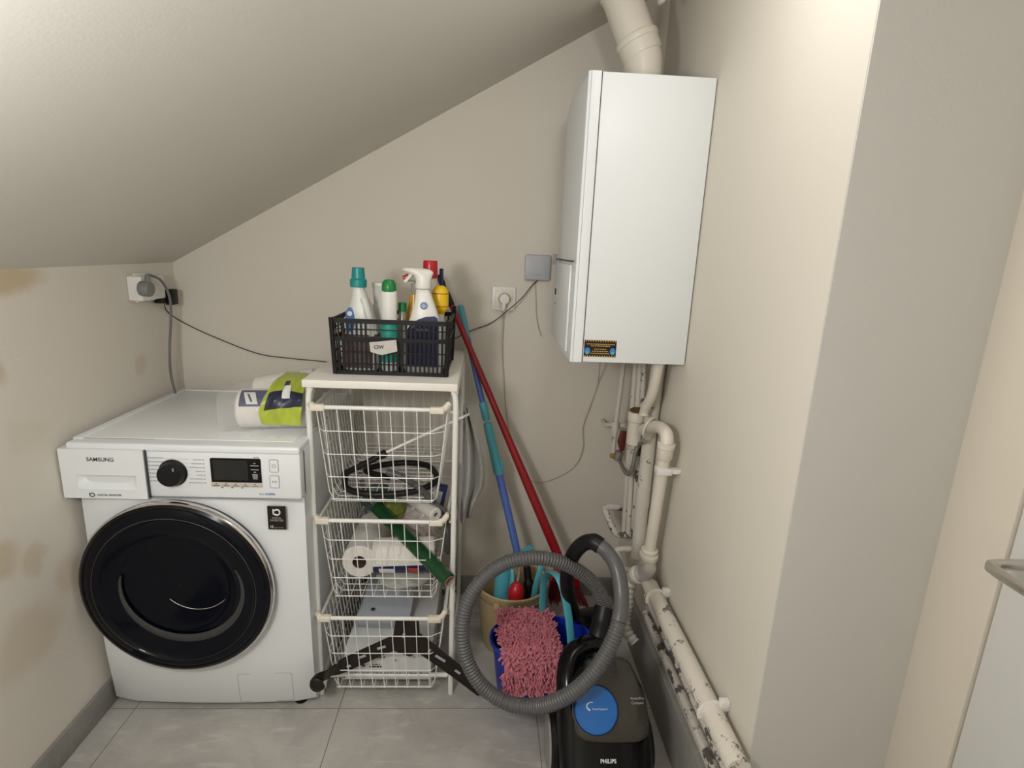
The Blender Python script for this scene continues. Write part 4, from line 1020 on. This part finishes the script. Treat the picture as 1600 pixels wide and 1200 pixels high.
# dust container on the sloping face
fd = V((0, -.130, -.155)).normalized(); fn_ = V((0, -.155, .130)).normalized(); fxv = V((1, 0, 0))
fo = V((vcx+.01, -.80, .300))
def onface(a, s_, h): return fo+fxv*a+fd*s_+fn_*h
_d = (at(931, 1109, 2, .2)-CAM).normalized(); dcn = CAM+_d*((fo+fn_*.022-CAM).dot(fn_)/_d.dot(fn_)); dca = fn_
out = []
for a, s_ in ((-.062, -.022), (-.045, -.040), (0, -.048), (.045, -.040), (.062, -.022), (.080, .03), (.092, .09), (.090, .125), (.076, .143), (.04, .150), (-.05, .150), (-.082, .142), (-.096, .12), (-.094, .08), (-.08, .03)): out.append((a, s_))
dc = MB()
o2 = [(p.x, p.y) for p in cat_rom([V((a, s_, 0)) for a, s_ in out], 4, True)]
def sc2(k): return [(a*k, .055+(s_-.055)*k) for a, s_ in o2]
dc.rings([[onface(a, s_, -.03) for a, s_ in sc2(1.0)], [onface(a, s_, .008) for a, s_ in sc2(1.0)], [onface(a, s_, .016) for a, s_ in sc2(.96)], [onface(a, s_, .018) for a, s_ in sc2(.90)], [onface(a, s_, .018) for a, s_ in sc2(.5)]])
dcon = dc.build('dust_container', 'smoke', vc, angle=50)
MB().lathe([(.060, .014), (.060, .019), (.057, .0205), (.055, .018)], dcn-fn_*.022, fn_, 40).build('cyclone_ring', M['ink'], dcon)
MB().tube([onface(.0, -.04, .018), onface(.002, -.005, .020)], [(.016, .003), (.016, .003)], 10, flat=(1, 0, 0)).build('latch', M['ink'], dcon)
disc = MB().lathe([(.053, -.012), (.0545, .0), (.0545, .006), (.052, .0085), (.001, .0095)], dcn, dca, 48).build('blue_cap', 'disc', vc)
sw = [dcn+fxv*(-.012+.0125*math.cos(a))-fd*(.008+.009*math.sin(a))+dca*.0094 for a in [math.radians(x) for x in range(70, 260, 15)]]
MB().tube(sw, [.0006+.0016*i/len(sw) for i in range(len(sw))], 6).build('swirl_logo', 'whiteink', disc)
text('cyclone_lettering', 'PowerCyclone 5', dcn+fxv*.009-fd*.002+dca*.0096, (1, 0, 0), -fd, .0058, 'whiteink', disc)
tl = onface(.066, .052, .0185)
text('model_lettering', 'PowerPro', tl, (1, .02, 0), -fd, .0085, 'greyink', dcon)
text('compact_lettering', 'Compact', tl+fd*.010, (1, .02, 0), -fd, .0085, 'greyink', dcon)
pp = aY(950, 1187, -.91)
text('brand_lettering', 'PHILIPS', V((1.420, -.922, .1555)), (1, 0, 0), -fd, .0125, 'whiteink', vc, bold=.0003)
for wx_, sg in ((vcx-.122, -1), (vcx+.122, 1)):
    wl = MB().lathe([(.072, -.012), (.078, -.008), (.078, .010), (.074, .014), (.001, .016)], (wx_, -.79, .079), (sg, 0, 0), 40).build('wheel', 'black', vc)
    MB().lathe([(.070, .013), (.066, .0185), (.050, .0190), (.001, .0175)], (wx_, -.79, .079), (sg, 0, 0), 40).build('wheel_cap', M['wheelgrey'], wl)
bf = MB()
for a in (-.045, .045): bf.box((vcx+a-.004, -.9935, .048), (vcx+a+.004, -.985, .078), .001)
bf.build('front_clips', 'blueink', vc)
# carry handle arching over the back top
hp = cat_rom([(vcx-.095, -.83, .20), (vcx-.098, -.775, .262), (vcx-.080, -.725, .300), (vcx-.03, -.700, .316), (vcx+.03, -.695, .310)], 8)
MB().tube(hp, [(.020, .028)]*len(hp), 14).build('carry_handle', 'gloss', vc)
# hose connector and hose
h0 = aY(945, 948, -.62)
conn = cat_rom([V((1.430, -.70, .27)), V((1.432, -.675, .315)), V((1.445, -.645, .345)), V(h0)+V((.0, -.002, .0))], 8)
MB().tube(conn, [.036, .036, .035, .034, .033, .032]+[.030]*(len(conn)-6), 20).build('hose_connector', 'black', vc)
hpth = [h0] + [aY(u, v, y) for u, v, y in ((932, 918, -.63), (905, 893, -.645), (868, 876, -.66), (828, 872, -.67), (788, 881, -.68), (754, 905, -.70), (730, 942, -.72), (722, 985, -.74), (729, 1030, -.76), (752, 1070, -.78), (790, 1097, -.805), (835, 1104, -.835), (880, 1091, -.875), (920, 1060, -.885), (948, 1020, -.87), (966, 975, -.845), (971, 930, -.80), (964, 888, -.76), (948, 862, -.72), (934, 851, -.70))]
HP = cat_rom(hpth, 14)
NS = len(HP)-14*4
P, rr = corr(HP[:NS+1], .0190, .0013, .0085)
MB().tube(P, rr, 20).build('hose', 'hose', vc, angle=80)
MB().tube(HP[NS:], .0195, 20).build('hose_sleeve', 'hose', vc, angle=80)
gp = [aY(u, v, y) for u, v, y in ((938, 853, -.705), (925, 846, -.69), (908, 852, -.665), (893, 872, -.63), (886, 900, -.59), (888, 930, -.55), (897, 960, -.52))]
GP = cat_rom(gp, 8)
MB().tube(GP, [.0225]*8+[.021]*(len(GP)-8), 16).build('hose_grip', 'black', vc)
MB().tube([GP[-1], GP[-1]+V((.045, .12, -.10)), V((1.49, -.36, .16)), V((1.50, -.32, .03))], [.020, .028, .034, .038], 16).build('suction_tube', 'black', vc)

# ================================================================== PIPES IN THE CORNER
def pipe_px(pts, r, name, material, label, cat='pipe', n=8, seg=14, smooth=True, extra_first=None, group=None):
    P_ = [at(u, v, 0 if ax == 'x' else 1, val) for u, v, ax, val in pts]
    if extra_first is not None: P_ = [V(e) for e in extra_first]+P_
    path = cat_rom(P_, n) if smooth else P_
    return tag(MB().tube(path, r, seg).build(name, material, org=P_[0]), label, cat, group), P_
# gas pipe with tap
gp_ = thing('gas_pipe', (1.565, -.12, 1.08), 'thin white gas pipe under the boiler with a red lever and yellow cap', 'pipe')
pa = [aY(976, 566, -.14), aY(968, 620, -.135), aY(962, 665, -.13), aY(958, 706, -.13)]
pa[0].z = 1.085
MB().tube(pa, .0085, 14).build('pipe', 'pipe', gp_)
cl0, cl1 = aY(946, 664, -.06), aY(977, 665, -.14)
MB().tube([V((cl0.x, -.002, cl0.z)), cl0, cl1], .0085, 12).tube([aY(962, 658, -.13), aY(961, 674, -.13)], .0135, 14).build('clip', 'pipe', gp_)
va = aY(966, 712, -.135)
MB().lathe([(.010, -.02), (.0155, -.016), (.0155, .016), (.010, .02)], va, V((.25, 0, 1)), 14).build('valve_body', 'greymetal', gp_)
MB().lathe([(.008, 0), (.0085, .012), (.007, .016)], va+V((-.014, 0, 0)), (-1, 0, -.1), 14).build('yellow_cap', 'brass', gp_)
lvp = [aY(974, 673, -.15), aY(971, 690, -.155), aY(972, 704, -.15)]
MB().tube(lvp, [(.004, .012), (.005, .016), (.004, .009)], 10, flat=(0, 1, 0)).build('red_lever', 'redlever', gp_)
fx = [va+V((.006, -.004, -.016))]+[aY(u, v, y) for u, v, y in ((971, 726, -.20), (977, 738, -.27), (984, 740, -.30), (990, 722, -.31), (993, 706, -.31), (999, 694, -.32))]+[aX(1006, 688, 1.59)]
MB().tube(cat_rom(fx, 8), .0070, 12).build('bent_tube', 'greymetal', gp_)
# heating pipes going down from the boiler
for i, (pts, r, mm, lab) in enumerate((
    ([(994, 560, 'y', -.21), (988, 640, 'y', -.21), (982, 720, 'y', -.21), (975, 830, 'y', -.21)], .0095, 'pipe', 'leftmost of the slim painted pipes dropping from the boiler'),
    ([(1001, 560, 'y', -.25), (996, 640, 'y', -.25), (988, 720, 'y', -.25), (982, 832, 'y', -.25)], .0095, 'pipe', 'second slim painted pipe from the left below the boiler'),
    ([(1007, 560, 'y', -.275), (1003, 640, 'y', -.275), (996, 740, 'y', -.275), (989, 838, 'y', -.275)], .0095, 'pipebad', 'slim chipped pipe just left of the thick grey riser'))):
    P_ = [aY(u, v, val) for u, v, ax, val in pts]; P_[0].z = 1.085
    tag(MB().tube(P_, r, 12).build('heating_pipe', mm, org=P_[0]), lab, 'pipe', 'slim pipes under the boiler')
# thick riser
P_ = [V((1.628, -.35, 1.085)), aX(1017, 660, 1.628), aX(1011, 720, 1.628), aX(1002, 800, 1.628), aX(996, 870, 1.628)]
ri_ = thing('riser_pipe', P_[0], 'thick off-white riser pipe with chipped paint against the right wall', 'pipe')
MB().tube(P_, .0225, 20).build('pipe', 'pipe', ri_)
for a_, b_ in ((2, 3),):
    m0 = P_[2].lerp(P_[3], .5); MB().tube([m0, m0+(P_[3]-P_[2]).normalized()*.07], .0240, 20).build('coupling', 'pipe', ri_)
# sleeve at the pipe junction
sl_ = aX(993, 668, 1.590)
ts = tag(MB().lathe([(.026, .055), (.029, .05), (.029, .025), (.026, .022), (.026, -.055), (.020, -.056)], sl_, V((.0, 0, 1)), 24).build('pipe_sleeve', 'pvc', org=sl_), 'short wide white pipe sleeve below the boiler, beside the flanged elbow', 'pipe sleeve')
MB().lathe([(.022, 0), (.024, .006), (.015, .012)], sl_+V((0, 0, .055)), V((0, 0, 1)), 16).build('rusty_joint', 'copper', ts)
# slanted hose
P_ = [aX(1031, 566, 1.60), aX(1020, 612, 1.597), aX(1008, 640, 1.592), aX(1006, 650, 1.590)]; P_[0].z = 1.085
tag(MB().tube(cat_rom(P_, 6), .0155, 18).build('slanted_pipe', 'pvc', org=P_[0]), 'white pipe slanting down left from the boiler underside into the sleeve', 'pipe')
# drain with flanged elbow
dpx = 1.605
dn = thing('drain_pipe', aX(1040, 690, dpx), 'bright white drain pipe with a flanged elbow and ribbed sockets', 'pipe')
E0, E1, E2, E3, E4 = aX(1003, 672, dpx-.004), aX(1018, 668, dpx), aX(1031, 668, dpx), aX(1041, 678, dpx), aX(1042, 694, dpx)
MB().tube(cat_rom([E0, E1, E2, E3, E4], 8), .0185, 20).build('elbow', 'pvc', dn)
fdir = (E2-E0).normalized()
MB().lathe([(.018, -.006), (.036, -.004), (.038, 0), (.036, .003), (.018, .001)], E1-fdir*.010, V((.62, -.74, -.22)).normalized(), 32).build('flange', 'pvc', dn)
D0, D1 = aX(1042, 690, dpx), aX(1014, 866, dpx); dd = (D1-D0).normalized(); LD = (D1-D0).length
MB().tube([D0, D1], .0175, 20).build('downpipe', 'pvc', dn)
MB().lathe([(.018, 0), (.0245, .002), (.0250, .012), (.0225, .015), (.0225, .045), (.018, .052)], D0+dd*.004, dd, 24).build('upper_socket', 'pvc', dn)
MB().lathe([(.018, -.012), (.0250, -.010), (.0250, -.004), (.021, -.001), (.021, .003), (.0285, .006), (.0290, .018), (.0245, .022), (.0245, .05), (.02, .054)], D1-dd*.008, dd, 24).build('lower_socket', 'pvc', dn)
ck = D0+(D1-D0)*.235
MB().box((ck.x-.022, ck.y-.022, ck.z-.010), (ck.x+.022, ck.y+.010, ck.z+.010), .002).box((ck.x+.010, ck.y-.018, ck.z-.007), (1.6535, ck.y+.006, ck.z+.007), .002).build('clip', 'plastic', dn)
F0 = D1+dd*.035
F = [F0, aX(1013, 888, dpx), aX(1006, 896, dpx-.006), aX(996, 899, 1.585), aX(986, 905, 1.575), aX(983, 918, 1.568)]
MB().tube(cat_rom(F, 6), [.024]*13+[.022]*(len(cat_rom(F, 6))-13), 18).build('lower_elbow', 'foil', dn)
MB().lathe([(.024, 0), (.028, .003), (.028, .014), (.024, .018)], aX(999, 897, 1.59), (V(F[3])-V(F[2])).normalized(), 20).build('elbow_collar', 'pvc', dn)
W_ = [aX(983, 915, 1.568), aX(981, 940, 1.566), aX(977, 962, 1.562), aX(979, 985, 1.562), aX(992, 1004, 1.585)]
P, rr = corr(cat_rom(W_, 10), .0165, .0022, .016)
MB().tube(P, rr, 14).build('ribbed_tail', 'foil', dn)
# short U bracket pipes on the left
Up = [aY(972, 793, -.14), aY(950, 792, -.14), aY(946, 797, -.14), aY(950, 808, -.16), aY(958, 826, -.19), aY(964, 834, -.20), aY(974, 835, -.215), aY(990, 835, -.24)]
tag(MB().tube(cat_rom(Up, 6), .0128, 14).build('bent_pipe', 'pipebad', org=Up[0]), 'flaking bent pipe stub zigzagging left of the vertical pipes', 'pipe')
Up = [aY(992, 858, -.25), aY(972, 858, -.235), aY(964, 861, -.23), aY(970, 876, -.25), aY(976, 888, -.26), aY(986, 893, -.28)]
tag(MB().tube(cat_rom(Up, 6), .0112, 14).build('lower_bent_pipe', 'pipe', org=Up[0]), 'lower bent pipe stub behind the ribbed sockets, just above the skirting', 'pipe')
# three pipes along the right wall
def wallpipe(x, z, r, y0, y1, material, label, name='wall_pipe', bend=None):
    path = [(x, y0, z), (x, (y0+y1)/2, z+.002), (x, y1, z)]
    t = thing(name, (x, y0, z), label, 'pipe', 'pipes along the right wall')
    pts = path if bend is None else bend+path
    MB().tube(cat_rom(pts, 8) if bend else path, r, 20).build('pipe', material, t)
    return t
p1 = wallpipe(1.617, .385, .0245, -.545, -1.150, 'pipepeel', 'thickest and topmost white pipe running along the right wall', bend=[V((1.625, -.46, .385)), V((1.62, -.50, .386))])
for y in (-.590, -1.010):
    MB().box((1.632, y-.008, .395), (1.6535, y+.008, .420), .002).tube([V((1.617+.0262*math.cos(a), y, .385+.0262*math.sin(a))) for a in [math.radians(q) for q in range(-30, 215, 15)]], [(.0015, .008)]*17, 8, flat=(0, 1, 0)).build('clip', 'plastic', p1)
p2 = wallpipe(1.630, .312, .0125, -.47, -1.150, 'pipebad', 'middle of the three flaking pipes along the right wall')
p3 = wallpipe(1.632, .250, .0120, -.47, -1.150, 'pipebad', 'lowest of the three flaking pipes along the right wall')
